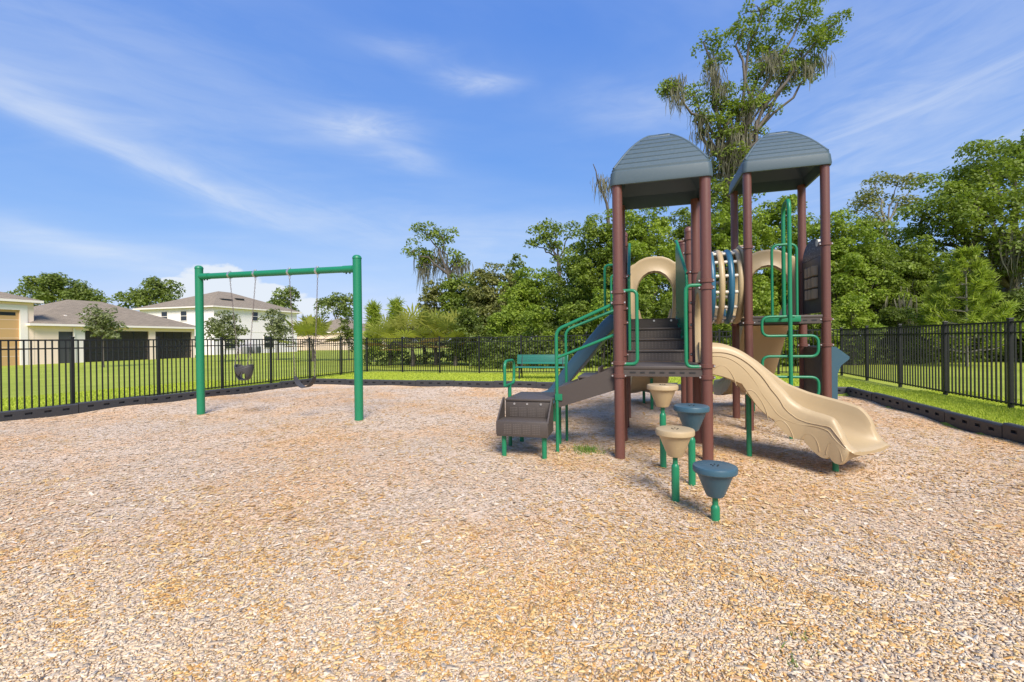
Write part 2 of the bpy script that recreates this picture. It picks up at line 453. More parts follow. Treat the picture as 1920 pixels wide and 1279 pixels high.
def heap_z(x, y):
    dl, df, dr = outside(x, y); d = np.maximum(np.maximum(dl, df), dr)
    return mulch_z(x, y) + (.028 + .032 * np.sin(x * 2.1 + y * 1.3) * np.sin(x * .9 - y * 1.7 + 1)) * np.exp(np.minimum(d, 0) / .22)
def lawn_z(x, y):
    dl, df, dr = outside(x, y)
    d = np.maximum(np.maximum(dl, df), dr)
    side = smoothstep(x, 0.0, 7.0)
    return -.09 + smoothstep(d, -.12, .10) * (.12 + .09 * side) * 1.0

def make_lawn():
    xs = np.unique(np.concatenate([np.linspace(-16, 16, 129), np.linspace(-60, 60, 61), [-1200, -600, -300, -150, -90, 90, 150, 300, 600, 1200]]))
    ys = np.unique(np.concatenate([np.linspace(-4, 24, 113), np.linspace(-20, 90, 56), [-300, -100, -40, 130, 220, 400, 800, 1600]]))
    X, Y = np.meshgrid(xs, ys); Z = lawn_z(X, Y)
    nx = len(xs); ny = len(ys)
    i = np.arange(nx - 1)[None] + nx * np.arange(ny - 1)[:, None]; i = i.ravel()
    q = np.stack([i, i + 1, i + nx + 1, i + nx], 1)
    me = mesh_np('lawn', np.stack([X, Y, Z], -1).reshape(-1, 3), q)
    me.polygons.foreach_set('use_smooth', [True] * len(me.polygons))
    tag(link('lawn', me, M['lawn']), 'mown bright green lawn around the wood chip playground', 'lawn', kind='structure')
make_lawn()
def make_mulch():
    # a sheet bounded by the border, fine enough for its gentle humps
    nu, nv = 150, 190; vs = []
    A, B, Cc, D = [np.array(p) for p in (POLY[0], POLY[1], POLY[2], POLY[3])]
    for j in range(nv + 1):
        v = j / nv; l = A + (D - A) * v; r = B + (Cc - B) * v
        t = np.linspace(0, 1, nu + 1)[:, None]; p = l + (r - l) * t
        vs.append(np.concatenate([p, heap_z(p[:, :1], p[:, 1:])], 1))
    V = np.concatenate(vs); i = (np.arange(nu)[None] + (nu + 1) * np.arange(nv)[:, None]).ravel()
    q = np.stack([i, i + nu + 1, i + nu + 2, i + 1], 1)
    me = mesh_np('wood_chip_bed', V, q); me.polygons.foreach_set('use_smooth', [True] * len(me.polygons))
    tag(link('ground', me, M['mulch']), 'tan and orange wood chip ground of the playground', 'ground', kind='structure')
make_mulch()

# ------------------------------------------------------------------ play structure
YAW = R(-16)
ORIGIN = (1.29, 5.5, 0)
play = empty('play_structure', ORIGIN, YAW)
tag(play, 'play structure with two roofed towers, slides, tunnel and brown posts', 'playground')
S1 = .985; B2, B3 = 1.96, 2.96; A2, A3 = 1.82, 2.84
DK1, DK2 = 1.10, 1.74
def W(a, b):   # structure plan -> world plan
    c, s = math.cos(YAW), math.sin(YAW)
    return ORIGIN[0] + a * c - b * s, ORIGIN[1] + a * s + b * c
def gz(a, b):
    x, y = W(a, b); return float(mulch_z(x, y))
PR = .060
def make_post(a, b, top, cap, collars):
    m = MB(); z0 = gz(a, b) - .25
    prof = [(PR, z0), (PR, top - .02 if cap else top)]
    if cap: prof += [(PR + .006, top - .02), (PR + .006, top + .01), (PR * .9, top + .045), (PR * .55, top + .065), (.004, top + .072)]
    m.lathe(prof, 20, (a, b))
    p = m.build('post', M['post'], play, 40)
    for z in collars:
        c = MB(); c.lathe([(PR + .001, z - .024), (PR + .013, z - .021), (PR + .014, z + .021), (PR + .001, z + .024)], 20, (a, b), cap=False)
        for s in (-1, 1):
            c.box(a + s * (PR + .008) - .018, a + s * (PR + .008) + .018, b - .02, b + .0, z - .016, z + .016)
        c.build('collar', M['post'], p, 40)
        k = MB()
        for s in (-1, 1): k.tube([(a + s * (PR + .016), b - .020, z), (a + s * (PR + .016), b - .034, z)], .010, 8)
        k.build('bolt', M['bolt'], p, 40)
make_post(0, 0, 3.30, False, (.98, 1.13, 1.86, 1.99))
make_post(S1, 0, 3.30, False, (.97, 1.10, 2.00, 2.08))
make_post(0, S1, 3.30, False, (1.0, 1.2, 1.65, 1.85, 2.3))
make_post(S1, S1, 3.30, False, (1.0, 1.2, 1.6, 1.9, 2.32))
make_post(0, B2, 3.09, True, (1.6, 1.85, 2.3, 2.62, 2.93))
make_post(S1, B2, 3.09, True, (1.6, 1.85, 2.2, 2.75, 2.97))
make_post(0, B3, 3.09, True, (1.6, 1.85, 2.6))
make_post(S1, B3, 3.09, True, (1.6, 2.2, 2.8))
make_post(A2, B2, 3.93, False, (1.64, 2.78))
make_post(A3, B2, 3.93, False, (1.30, 1.67, 2.76))
make_post(A2, B3, 3.93, False, (1.64, 2.6))
make_post(A3, B3, 3.93, False, (1.28, 1.67, 2.5))

# --- roofs: rounded square shells with lapped shingle courses
def ring(ca, cb, w, r, z, n=5):
    pts = []
    r = min(r, w * .95)
    for sx, sy, a0 in ((1, 1, 0), (-1, 1, 90), (-1, -1, 180), (1, -1, 270)):
        for k in range(n + 1):
            a = R(a0 + 90 * k / n)
            pts.append((ca + sx * (w - r) + r * math.cos(a), cb + sy * (w - r) + r * math.sin(a), z))
    return pts
def make_roof(ca, cb, z0, w):
    H = .73; rim = .15
    prof = [(0, 1), (.18, .885), (.36, .770), (.54, .640), (.70, .500), (.83, .365), (.92, .245), (.97, .15), (1, .05)]
    def wid(h):
        for (h0, w0), (h1, w1) in zip(prof, prof[1:]):
            if h <= h1: return (w0 + (w1 - w0) * (h - h0) / (h1 - h0)) * w
        return .02 * w
    secs = [ring(ca, cb, w - .03, .05, z0 - .02), ring(ca, cb, w + .006, .07, z0 - .02), ring(ca, cb, w + .012, .07, z0 + .01), ring(ca, cb, w, .07, z0 + rim - .015), ring(ca, cb, w - .012, .07, z0 + rim)]
    nb = 8
    for i in range(nb):
        h0, h1 = (i / nb), ((i + 1) / nb)
        h0 = .02 + .98 * h0; h1 = .02 + .98 * h1
        za, zb = z0 + rim + (H - rim) * h0, z0 + rim + (H - rim) * h1
        if i: secs.append(ring(ca, cb, wid(h0) - .002, .05 + .02 * (1 - h0), za))
        k = .004 if i < nb - 1 else 0
        secs.append(ring(ca, cb, wid(h0) - .004 + k * (1 if i else 0), .05 + .02 * (1 - h0), za + .012))
        hm = (h0 + h1) / 2
        secs.append(ring(ca, cb, wid(hm) + k * .8, .05 + .02 * (1 - hm), (za + zb) / 2))
        secs.append(ring(ca, cb, wid(h1) + k, .04 + .02 * (1 - h1), zb - .002))
    m = MB(); m.loft(secs, True, False)
    m.add(secs[-1], [tuple(range(len(secs[-1])))])
    # inner skin
    ins = [ring(ca, cb, w - .03, .05, z0 - .02), ring(ca, cb, w - .035, .05, z0 + rim)]
    for h in (.2, .4, .6, .8, .93): ins.append(ring(ca, cb, wid(h) - .035, .04, z0 + rim + (H - rim) * h - .02))
    m.loft(ins, True, False); m.add(ins[-1], [tuple(range(len(ins[-1])))])
    r = m.build('roof', M['roof'], play, 32)
    # raised hip ribs on the four corners
    for sx in (-1, 1):
        for sy in (-1, 1):
            pts = []
            for k in range(13):
                h = .05 + .95 * k / 12; ww = wid(h) - .022
                pts.append((ca + sx * ww, cb + sy * ww, z0 + rim + (H - rim) * h + .006))
            MB().tube(pts, .018, 8).build('hip_rib', M['roof'], r, 60)
make_roof(S1 / 2, S1 / 2, 3.28, .565)
make_roof((A2 + A3) / 2, (B2 + B3) / 2, 3.91, .58)

# --- decks
def make_deck(a0, a1, b0, b1, z):
    m = MB(); m.bbox(a0, a1, b0, b1, z - .045, z, .012)
    d = m.build('deck', M['deck'], play, 40)
    f = MB()
    for (p0, p1, q0, q1) in ((a0 + .012, a1 - .012, b0 + .004, b0 + .03), (a0 + .012, a1 - .012, b1 - .03, b1 - .004), (a0 + .004, a0 + .03, b0 + .03, b1 - .03), (a1 - .03, a1 - .004, b0 + .03, b1 - .03)):
        f.box(p0, p1, q0, q1, z - .125, z - .046)
    f.build('deck_rim', M['deck'], d)
    s = MB(); n = 7
    for k in range(n):
        x = a0 + .13 + (a1 - a0 - .26) * k / (n - 1); wd = .026 if k % 2 else .034
        s.box(x - wd, x + wd, b0 + .0005, b0 + .006, z - .088, z - .070)
    s.build('rim_slot', M['black'], d)
make_deck(.03, S1 - .03, -.03, S1 + .02, DK1)
make_deck(.03, S1 - .03, B2 + .0, B3 + .03, DK2)
make_deck(A2 + .03, A3 - .03, B2 - .03, B3 + .03, DK2)

# --- stairs between the low and the high deck
st = MB(); st.box(.07, S1 - .15, B2 - .03, B2 - .003, DK2 - .16, DK2 - .002)
stairs = st.build('stairs', M['deck'], play)
RIS = (DK2 - DK1) / 4
for i in range(4):
    b0 = S1 + .03 + .235 * i; z = DK1 + RIS * (i + 1)
    m = MB(); m.box(.07, S1 - .15, b0, b0 + .02, z - RIS + (.002 if i else .002), z - .028); m.build('riser', M['deck'], stairs)
    if i < 3:
        m = MB(); m.bbox(.07, S1 - .15, b0 - .018, b0 + .25, z - .027, z, .008); m.build('tread', M['deck'], stairs, 40)
    h = MB()
    for k in range(16):
        x = .13 + k * (S1 - .28) / 15
        for zz in range(4):
            if i == 3: continue
            h.box(x - .006, x + .006, b0 - .0012, b0 + .001, z - RIS + .03 + zz * .024, z - RIS + .042 + zz * .024)
    if i < 3: h.build('perforation', M['hole'], stairs)
    else:
        k = MB()
        for x in (.2, .45, .7): k.tube([(x, b0 - .008, z - .045), (x, b0 + .005, z - .045)], .016, 10)
        k.build('bolt', M['bolt'], stairs, 40)
for x in (.05, S1 - .13):
    m = MB(); m.prism([(S1 + .02, DK1 - .12), (S1 + .02, DK1 + .06), (B2 - .02, DK2 + .02), (B2 - .02, DK2 - .2)], x - .012, x + .012, 'x'); m.build('stringer', M['deck'], stairs)

# --- solid stair barriers with tube frames (both sides of the stairs)
def stair_barrier(xl, xh, px):
    lo, hi = S1 + .06, B2 - .06
    def X(b): return xl + (xh - xl) * (b - lo) / (hi - lo)
    pan = [(lo, DK1 + .10), (lo, 2.28), (hi - .02, 2.86), (hi - .02, DK2 + .05)]
    m = MB(); m.prism(pan, -.008, .008, 'x'); m.v = [(x + X(b), b, z) for x, b, z in m.v]; b_ = m.build('stair_barrier', M['green'], play)
    t = MB(); t.tube(fillet([(xl, lo, DK1 + .03), (xl, lo, 2.30), (X(hi - .06), hi - .06, 2.93), (X(hi + .05), hi + .05, 2.93)], .10, 6), .022, 10); t.build('frame', M['green'], b_, 50)
    t = MB(); t.tube([(xl, lo, DK1 + .06), (xh, hi, DK2 + .02)], .018, 8); t.build('rail', M['green'], b_, 50)
    t = MB()
    for k in range(8):
        u = k / 7; bb_ = lo + .05 + (hi - lo - .1) * u; zz = DK1 + .16 + (DK2 - DK1) * u; t.tube([(X(bb_) - .008, bb_, zz), (X(bb_) - .020, bb_, zz)], .010, 6)
    t.build('bolt', M['bolt'], b_, 50)
    MB().tube([(xl, lo, 2.32), (px, S1, 2.32)], .016, 8).build('bracket', M['post'], b_, 50); MB().tube([(X(hi + .05), hi + .05, 2.93), (px, B2, 2.95)], .02, 8).build('bracket', M['post'], b_, 50)
stair_barrier(.87, .79, S1); stair_barrier(.10, .09, 0)

# --- grab loops at the low deck entrance
def loop(pts, rad=.07, r=.021, name='grab_rail', mat='green'):
    return MB().tube(fillet(pts, rad, 6), r, 10).build(name, M[mat], play, 50)
loop([(.05, -.01, 2.00), (.215, -.02, 2.00), (.215, -.02, 1.12), (.05, -.01, 1.12)])
loop([(S1 - .05, -.01, 2.03), (S1 - .225, -.02, 2.03), (S1 - .225, -.02, 1.09), (S1 - .05, -.01, 1.09)])
# loops on both sides of the blue slide
loop([(-.04, B2, 2.63), (-.31, B2 + .02, 2.63), (-.31, B2 + .02, 1.84), (-.04, B2, 1.84)])
loop([(-.04, B3, 2.60), (-.27, B3, 2.60), (-.27, B3, 1.84), (-.04, B3, 1.84)])

# --- arched hood panels
def arch_panel(M4, w=.86, h=1.16, name='arch_panel'):
    """local: x across, y = thickness, z up; opening is a keyhole"""
    n = 20; out = []; inn = []
    hw = w / 2
    # outer outline left foot -> top -> right foot, inner likewise
    for k in range(n + 1):
        t = -1 + 2 * k / n; s = 1 if t >= 0 else -1
        if k == 0: o = (-hw, 0)
        out.append(None)
    def outer(t):           # t in [-1,1]
        pts = [(-1.0, -hw, 0.0), (-.62, -hw, h * .84), (-.52, -hw * .92, h * .88), (-.40, -hw * .80, h * .895), (-.28, -hw * .60, h * .95), (-.14, -hw * .32, h * .99), (0, 0, h),
               (.14, hw * .32, h * .99), (.28, hw * .60, h * .95), (.40, hw * .80, h * .895), (.52, hw * .92, h * .88), (.62, hw, h * .84), (1.0, hw, 0.0)]
        for (a, x0, z0), (b, x1, z1) in zip(pts, pts[1:]):
            if t <= b + 1e-9: u = (t - a) / (b - a); return (x0 + (x1 - x0) * u, z0 + (z1 - z0) * u)
    def inner(t):
        g = hw
        pts = [(-1.0, -g * .60, 0.0), (-.86, -g * .64, h * .06), (-.74, -g * .70, h * .20), (-.62, -g * .72, h * .40), (-.5, -g * .70, h * .50), (-.40, -g * .60, h * .60), (-.28, -g * .44, h * .68), (-.14, -g * .23, h * .735), (0, 0, h * .75)]
        pts = pts + [(-a, -x, z) for a, x, z in reversed(pts[:-1])]
        for (a, x0, z0), (b, x1, z1) in zip(pts, pts[1:]):
            if t <= b + 1e-9: u = (t - a) / (b - a); return (x0 + (x1 - x0) * u, z0 + (z1 - z0) * u)
    N = 44; rows = []
    for k in range(N + 1):
        t = -1 + 2 * k / N; o, i = outer(t), inner(t)
        def L(u): return (o[0] + (i[0] - o[0]) * u, o[1] + (i[1] - o[1]) * u)
        d = .028
        sec = []
        for u, y in ((0, -d), (.08, -d - .008), (.16, -d - .003), (.45, -d + .006), (.72, -d - .004), (.9, -d - .022), (1.0, -d * .7), (1.0, d * .7), (.9, d + .022), (.45, d - .006), (.08, d + .008), (0, d)):
            x, z = L(u); sec.append(M4 @ Vector((x, y, z)))
        rows.append(sec)
    m = MB(); m.loft(rows, True, True); return m.build(name, M['tan'], play, 45)
def frame_at(a, b, z, rz): return Matrix.Translation((a, b, z)) @ Matrix.Rotation(rz, 4, 'Z')
arch_panel(frame_at(S1 / 2, B3 + .02, DK2, 0))
arch_panel(frame_at((A2 + A3) / 2, B3 + .02, DK2, 0))
arch_panel(frame_at(S1 + .02, (B2 + B3) / 2, DK2, R(90)))
arch_panel(frame_at(A2 - .02, (B2 + B3) / 2, DK2, R(90)))
arch_panel(frame_at(S1 + .01, S1 / 2 + .02, DK1, R(90)))

# --- barrel crawl tunnel between the high decks
tunnel = empty('crawl_tunnel', (0, 0, 0)); tunnel.parent = play
cb_, cz_ = (B2 + B3) / 2, 2.245
for k, a in enumerate((1.06, 1.195, 1.33, 1.465, 1.60, 1.735)):
    pts = [(a, cb_ + .47 * math.cos(t), cz_ + .56 * math.sin(t)) for t in [2 * math.pi * i / 40 for i in range(40)]]
    MB().tube(pts, .047, 12, closed=True).build('ring', M['ring_blue' if k % 2 == 0 else 'tan'], tunnel, 60)
for k in range(14):
    t = 2 * math.pi * (k + .5) / 14
    p = (cb_ + .47 * math.cos(t), cz_ + .56 * math.sin(t))
    m = MB(); m.tube([(.99, *p), (1.80, *p)], .019, 8)
    for a in (1.1275, 1.2625, 1.3975, 1.5325, 1.6675):
        m.tube([(a - .02, *p), (a + .02, *p)], .027, 8)
    m.build('rod', M['rod'], tunnel, 50)

# --- slides
def make_slide(path, name, mat, hw=.27, rimh=.24, skirt=.10, scallop=0.0, ridges=False, exit_flare=True, label=None, wall_fn=None, skirt_fn=None, n=5, bank=0.0):
    c = catmull(path, n); N = len(c); secs = []; lines = {k: [] for k in ('r1', 'r2', 'r3')}; frames = []
    for i, p in enumerate(c):
        a = c[max(0, i - 1)]; b = c[min(N - 1, i + 1)]; t = (b - a)
        th = Vector((t.x, t.y, 0)).normalized(); lat = Vector((-th.y, th.x, 0)); tn = t.normalized()
        up = tn.cross(lat) * -1 if tn.cross(lat).z < 0 else tn.cross(lat)
        u = i / (N - 1)
        rh = wall_fn(u) if wall_fn else rimh
        sk = skirt_fn(u) if skirt_fn else skirt
        if scallop: sk = sk + scallop * abs(math.sin(u * math.pi * 5.2 + .35)) ** .7 * (1 - float(smoothstep(np.array(u), .78, .88)))
        w = hw * (1 - .12 * float(smoothstep(np.array(u), .85, 1.0))) if bank else hw
        fl = min(.035, rh * .15); skf = min(sk, .06) if bank else sk; rf = rh * (1 + bank * math.sin(math.pi * min(1, u / .95)) ** 1.0) if u < .95 else rh
        sf = 1 - .55 * float(smoothstep(np.array(u), .88, 1.0)) if bank else 1
        P = [(-w - .105, -sk), (-w - .112, rh * .30), (-w - .100, rh * .82), (-w - .078, rh * .98), (-w - .045, rh * 1.03), (-w - .012, rh * .97), (-w + .004, rh * .72), (-w + .025, rh * .30), (-w + .075, fl), (-w * .45, .0), (0, -.004),
             (w * .45, 0), (w - .075, fl), (w - .025, rf * .30), (w - .004, rf * .72), (w + .012, rf * .97), (w + .045, rf * 1.03), (w + .078, rf * .98), (w + .100, rf * .82), (w + .112, rf * .30), (w + .105, -skf),
             (w + .06, -skf - .012), (w * .7, (-.075 - skf * .25) * sf), (0, -.06 * sf), (-w * .7, (-.075 - sk * .25) * sf), (-w - .06, -sk - .012)]
        # skirt hangs straight down, the bed follows the slope
        sec = [p + lat * l + (up * h if h > 0 else Vector((0, 0, 1)) * h + up * 0) for l, h in P]
        secs.append(sec); frames.append((p, lat, up, rh, sk, w))
    m = MB(); m.loft(secs); s = m.build(name, M[mat], play, 45)
    if label: s['label'] = label
    if ridges:
        for sgn in (-1, 1):
            for off, amp, fr, ph in ((.62, .10, 9, 0.3), (.34, .16, 10, 1.1)):
                pts = []
                for i, (p, lat, up, rh, sk, w) in enumerate(frames[1:int(N * .88)]):
                    u = i / (N - 3); h = rh * (off + amp * math.sin(u * fr + ph))
                    pts.append(p + lat * sgn * (w + .108) + up * h)
                MB().tube(pts, .0055, 6).build('ridge', M[mat], s, 60)
            for k in range(5):       # arched flutes over the scallops
                i0 = int((k + .10) / 5.6 * (N - 3)); i1 = int((k + .85) / 5.6 * (N - 3)); pts = []
                for i in range(i0, min(i1, N - 3) + 1):
                    p, lat, up, rh, sk, w = frames[i]; q = (i - i0) / max(1, i1 - i0)
                    pts.append(p + lat * sgn * (w + .107) + Vector((0, 0, 1)) * (-.12 + .15 * math.sin(q * math.pi) ** .6))
                if len(pts) > 2: MB().tube(pts, .005, 6).build('ridge', M[mat], s, 60)
    return s
# the near wave slide turns towards the viewer
near_path = [(1.0, .44, 1.09), (1.2, .44, 1.06), (1.4, .435, .915), (1.58, .42, .715), (1.76, .39, .545), (1.94, .33, .435), (2.10, .25, .378), (2.24, .155, .345), (2.35, .065, .316), (2.44, -.025, .288), (2.505, -.092, .268), (2.535, -.125, .245)]
def nwall(u):
    return .258 - .235 * float(smoothstep(np.array(u), .70, .915))
def nskirt(u):
    return .035 + .095 * float(smoothstep(np.array(u), .5, .72)) - .13 * float(smoothstep(np.array(u), .84, .93))
make_slide(near_path, 'slide', 'tan', .255, .25, .07, .060, True, label='tan wave slide turning towards the front', wall_fn=nwall, skirt_fn=nskirt, n=9, bank=.34)
m = MB(); m.bbox(S1 - .02, S1 + .05, .10, .82, DK1 - .05, DK1 + .26, .012)
hb = MB(); hb.box(S1 + .004, S1 + .030, .10, .175, DK1, DK1 + .27); hb.box(S1 + .004, S1 + .030, .745, .82, DK1, DK1 + .27); hb.build('slide_flange', M['tan'], play)
def leg(a, b, z1, r=.030, name='support_post'):
    MB().tube([(a, b, gz(a, b) - .2), (a, b, z1)], r, 12).build(name, M['green'], play, 50)
leg(1.50, .42, .76); leg(2.27, .05, .28)
# two tan slides running away behind the high decks
def back_slide(a, lab):
    p = [(a, B3 + .03, 1.73), (a, 3.14, 1.71), (a - .01, 3.34, 1.50), (a - .03, 3.55, 1.18), (a - .06, 3.78, .86), (a - .10, 4.03, .60), (a - .15, 4.32, .43), (a - .20, 4.65, .34), (a - .24, 4.98, .30)]
    make_slide(p, 'slide', 'tan', .255, .22, .10, .03, True, label=lab, n=5)
    leg(a - .05, 3.90, .62); leg(a - .20, 4.6, .28)
back_slide(S1 / 2, 'tan slide behind the stairs'); back_slide((A2 + A3) / 2, 'tan slide behind the far tower')
# blue slide on the left of the high deck
make_slide([(-.02, 2.42, 1.72), (-.18, 2.42, 1.66), (-.40, 2.42, 1.42), (-.63, 2.42, 1.14), (-.84, 2.42, .90), (-1.02, 2.41, .68), (-1.17, 2.39, .47), (-1.32, 2.37, .33), (-1.52, 2.34, .27), (-1.72, 2.31, .25)],
           'slide', 'blue', .24, .17, .06, 0, False, label='dark blue slide on the left side')
leg(-1.25, 2.38, .44)

# --- entry steps, landing and climb on the left
ent = empty('entry_steps', (0, 0, 0)); ent.parent = play
def ebox(*a, name='plate', mat='deck', b=.010): return MB().bbox(*a, b).build(name, M[mat], ent, 40)
e0, e1 = -1.43, -.80
ebox(e0, e1, -.42, -.395, .27, .455, name='riser'); ebox(e0, e1, -.394, -.14, .425, .457, name='tread')
ebox(e0 + .03, e1 - .02, -.138, -.116, .43, .655, name='riser'); ebox(e0 + .03, e1, -.15, .62, .657, .69, name='landing')
for x in (e0 - .006, e1 - .012):
    MB().prism([(-.418, .29), (-.418, .44), (-.145, .70), (-.10, .70), (-.10, .30)], x, x + .018, 'x').build('side_plate', M['deck'], ent)
def perforate(b, z0, z1, x0, x1, nx, nz):
    h = MB()
    for i in range(nx):
        if i % 6 == 5: continue
        for j in range(nz):
            x = x0 + (x1 - x0) * i / (nx - 1); z = z0 + (z1 - z0) * j / (nz - 1)
            h.box(x - .005, x + .005, b - .0012, b + .001, z - .005, z + .005)
    h.build('perforation', M['hole'], ent)
perforate(-.42, .31, .415, e0 + .10, e1 - .10, 23, 6); perforate(-.138, .475, .575, e0 + .10, e1 - .10, 23, 6)
k = MB()
for x in (-1.28, -1.115, -.94): k.tube([(x, -.146, .625), (x, -.13, .625)], .014, 10)
k.build('bolt', M['bolt'], ent, 40)
for a, b, z1 in ((-1.36, -.34, .27), (-.86, -.34, .27), (-1.36, .5, .65), (-.84, .56, .65)):
    MB().tube([(a, b, gz(a, b) - .2), (a, b, z1)], .030, 12).build('leg', M['green'], ent, 50)
# climb from the landing to the low deck
for b in (.04, .74):
    MB().prism([(-.80, .55), (-.80, .80), (-.02, 1.09), (-.02, .81)], b - .012, b + .012, 'y').build('stringer', M['deck'], ent)
for i in range(3):
    z = .69 + (DK1 - .69) / 3 * (i + 1); a = -.76 + .25 * i
    if i < 2: ebox(a, a + .27, .055, .725, z - .03, z, name='tread')
    ebox(a, a + .018, .055, .725, z - .14, z - .031, name='riser', b=.004)
ebox(-.80, -.74, .04, .74, .60, .656, name='cross_plate')
# hand rails
def erail(pts, r=.020, rad=.09): return MB().tube(fillet(pts, rad, 6), r, 10).build('hand_rail', M['green'], ent, 50)
erail([(-.77, .035, gz(-.77, .03) - .2), (-.77, .035, 1.545), (-.02, .03, 1.865)], .022)
erail([(-.77, .035, 1.19), (-.02, .03, 1.485)], .019)
erail([(-.77, .775, gz(-.77, .77) - .2), (-.77, .775, 1.555), (-.02, S1 - .03, 1.86)])
MB().box(-.79, -.70, .012, .03, .66, .74).build('bracket', M['green'], ent)
# grab loop at the landing's outer side, on a flattened post
erail([(-1.44, -.02, .83), (-1.44, -.02, 1.15), (-1.44, .42, 1.15), (-1.44, .42, .83), (-1.44, .20, .83), (-1.44, .0, .83)], .020, .10)
erail([(-1.44, .20, gz(-1.44, .2) - .2), (-1.44, .20, .84)], .026)

# --- serpentine climber in front of the far tower
cl = empty('climber', (0, 0, 0)); cl.parent = play
ca, cbb = 2.24, 1.46
def cpart(name, pts, r, rad=.1): return MB().tube(fillet(pts, rad, 7), r, 12).build(name, M['green'], cl, 50)
cpart('pole', [(ca, cbb, gz(ca, cbb) - .25), (ca, cbb, 3.34), (ca + .05, B2 - .03, 3.34), (ca + .05, B2 - .03, DK2 - .10)], .027, .17)
hwid = .345
zs = [1.705, 1.435, 1.15, .865, .585]
ser = [(ca + .06, cbb + .03, zs[0]), (ca - hwid, cbb + .03, zs[0])]
sgn = -1
for i in range(1, 5):
    ser += [(ca + sgn * hwid, cbb + .03, zs[i])]; sgn = -sgn
    if i < 4: ser += [(ca + sgn * hwid, cbb + .03, zs[i])]
ser += [(ca + .06, cbb + .03, zs[4])]
cpart('rung', ser, .019, .10)
cpart('guard_loop', [(2.13, B2 - .05, DK2 - .1), (2.13, B2 - .05, 2.78), (2.455, B2 - .05, 2.78), (2.455, B2 - .05, DK2 - .1)], .019, .10)
MB().bbox(2.02, 2.50, B2 - .075, B2 - .032, DK2 - .10, DK2 - .005, .010).build('bracket', M['green'], cl, 40)
for zz in (1.705,): cpart('tie', [(ca, cbb, zz), (ca, B2 - .06, zz)], .019)

# --- activity panel on the right side of the far tower
pa = MB(); pa.bbox(A3 - .02, A3 + .02, B2 + .07, B3 - .07, DK2 + .04, 2.62, .01); panel = pa.build('activity_panel', M['panel_grey'], play, 40)
out = [(B2 + .07, 2.622)] + [(B2 + .50 - .43 * math.cos(R(t)), 2.622 + .30 * math.sin(R(t))) for t in range(10, 171, 10)] + [(B3 - .07, 2.622)]
MB().prism(out, A3 - .018, A3 + .018, 'x').build('speckled_top', M['pebble'], panel)
MB().tube([(A3 - .026, B2 + .26, 2.83), (A3 + .026, B2 + .26, 2.83)], .055, 16).build('hub_disc', M['rod'], panel, 40)
for i in range(3):
    for j in range(3):
        b0 = B2 + .30 + .15 * j; z0 = 1.99 + .175 * i
        m = MB(); m.lathe([(.050, 0), (.058, .008), (.058, .142), (.050, .15)], 14); m.v = [(A3 - .03 + x, b0 + y, z0 + z) for x, y, z in m.v]
        m.build('block', M['block'], panel, 40)
# --- play counter below it
lp = MB(); lp.bbox(A3 - .02, A3 + .02, B2 + .08, B3 - .08, .22, 1.26, .01); counter = lp.build('ground_panel', M['panel_grey'], play, 40)
prof = [(.026, 1.27), (.085, 1.27), (.255, 1.125), (.25, 1.09), (.15, 1.00), (.105, .88), (.10, .16), (.026, .16)]
MB().prism([(A3 + .04 + x, z) for x, z in prof], B2 + .02, B3 - .05, 'y').build('counter', M['blue'], counter)

# ------------------------------------------------------------------ stepping pods
def pod(x, y, ztop, mat, label):
    g = float(mulch_z(np.array(x), np.array(y)))
    o = empty('stepping_pod', (x, y, 0)); tag(o, label, 'stepping stool', 'stepping pods in front of the tower')
    m = MB(); m.lathe([(.052, ztop - .245), (.062, ztop - .245), (.072, ztop - .228), (.136, ztop - .066), (.139, ztop - .058), (.159, ztop - .056), (.166, ztop - .048), (.167, ztop - .016), (.162, ztop - .004), (.152, ztop), (.06, ztop - .003), (.002, ztop - .002)], 36, cap=False)
    c = m.build('cap', M[mat], o, 30)
    b = MB()
    for k in range(5):
        a = 2 * math.pi * k / 5; b.tube([(.028 * math.cos(a), .028 * math.sin(a), ztop - .003), (.028 * math.cos(a), .028 * math.sin(a), ztop + .003)], .006, 8)
    b.build('bolt', M['black'], c, 40)
    MB().lathe([(.022, ztop - .345), (.022, ztop - .23)], 14).build('stem', M['green'], o, 40)
    MB().lathe([(.034, g - .25), (.034, ztop - .345), (.032, ztop - .332), (.022, ztop - .315)], 16).build('post', M['green'], o, 40)
pod(1.60, 3.614, .414, 'blue', 'slate blue stepping pod, nearest and lowest of the four')
pod(1.443, 4.056, .62, 'tan', 'tan stepping pod next to the lowest blue pod')
pod(1.753, 4.468, .764, 'blue', 'blue stepping pod in front of the brown tower post')
pod(1.657, 5.03, .914, 'tan', 'tan stepping pod closest to the low deck, tallest of the four')

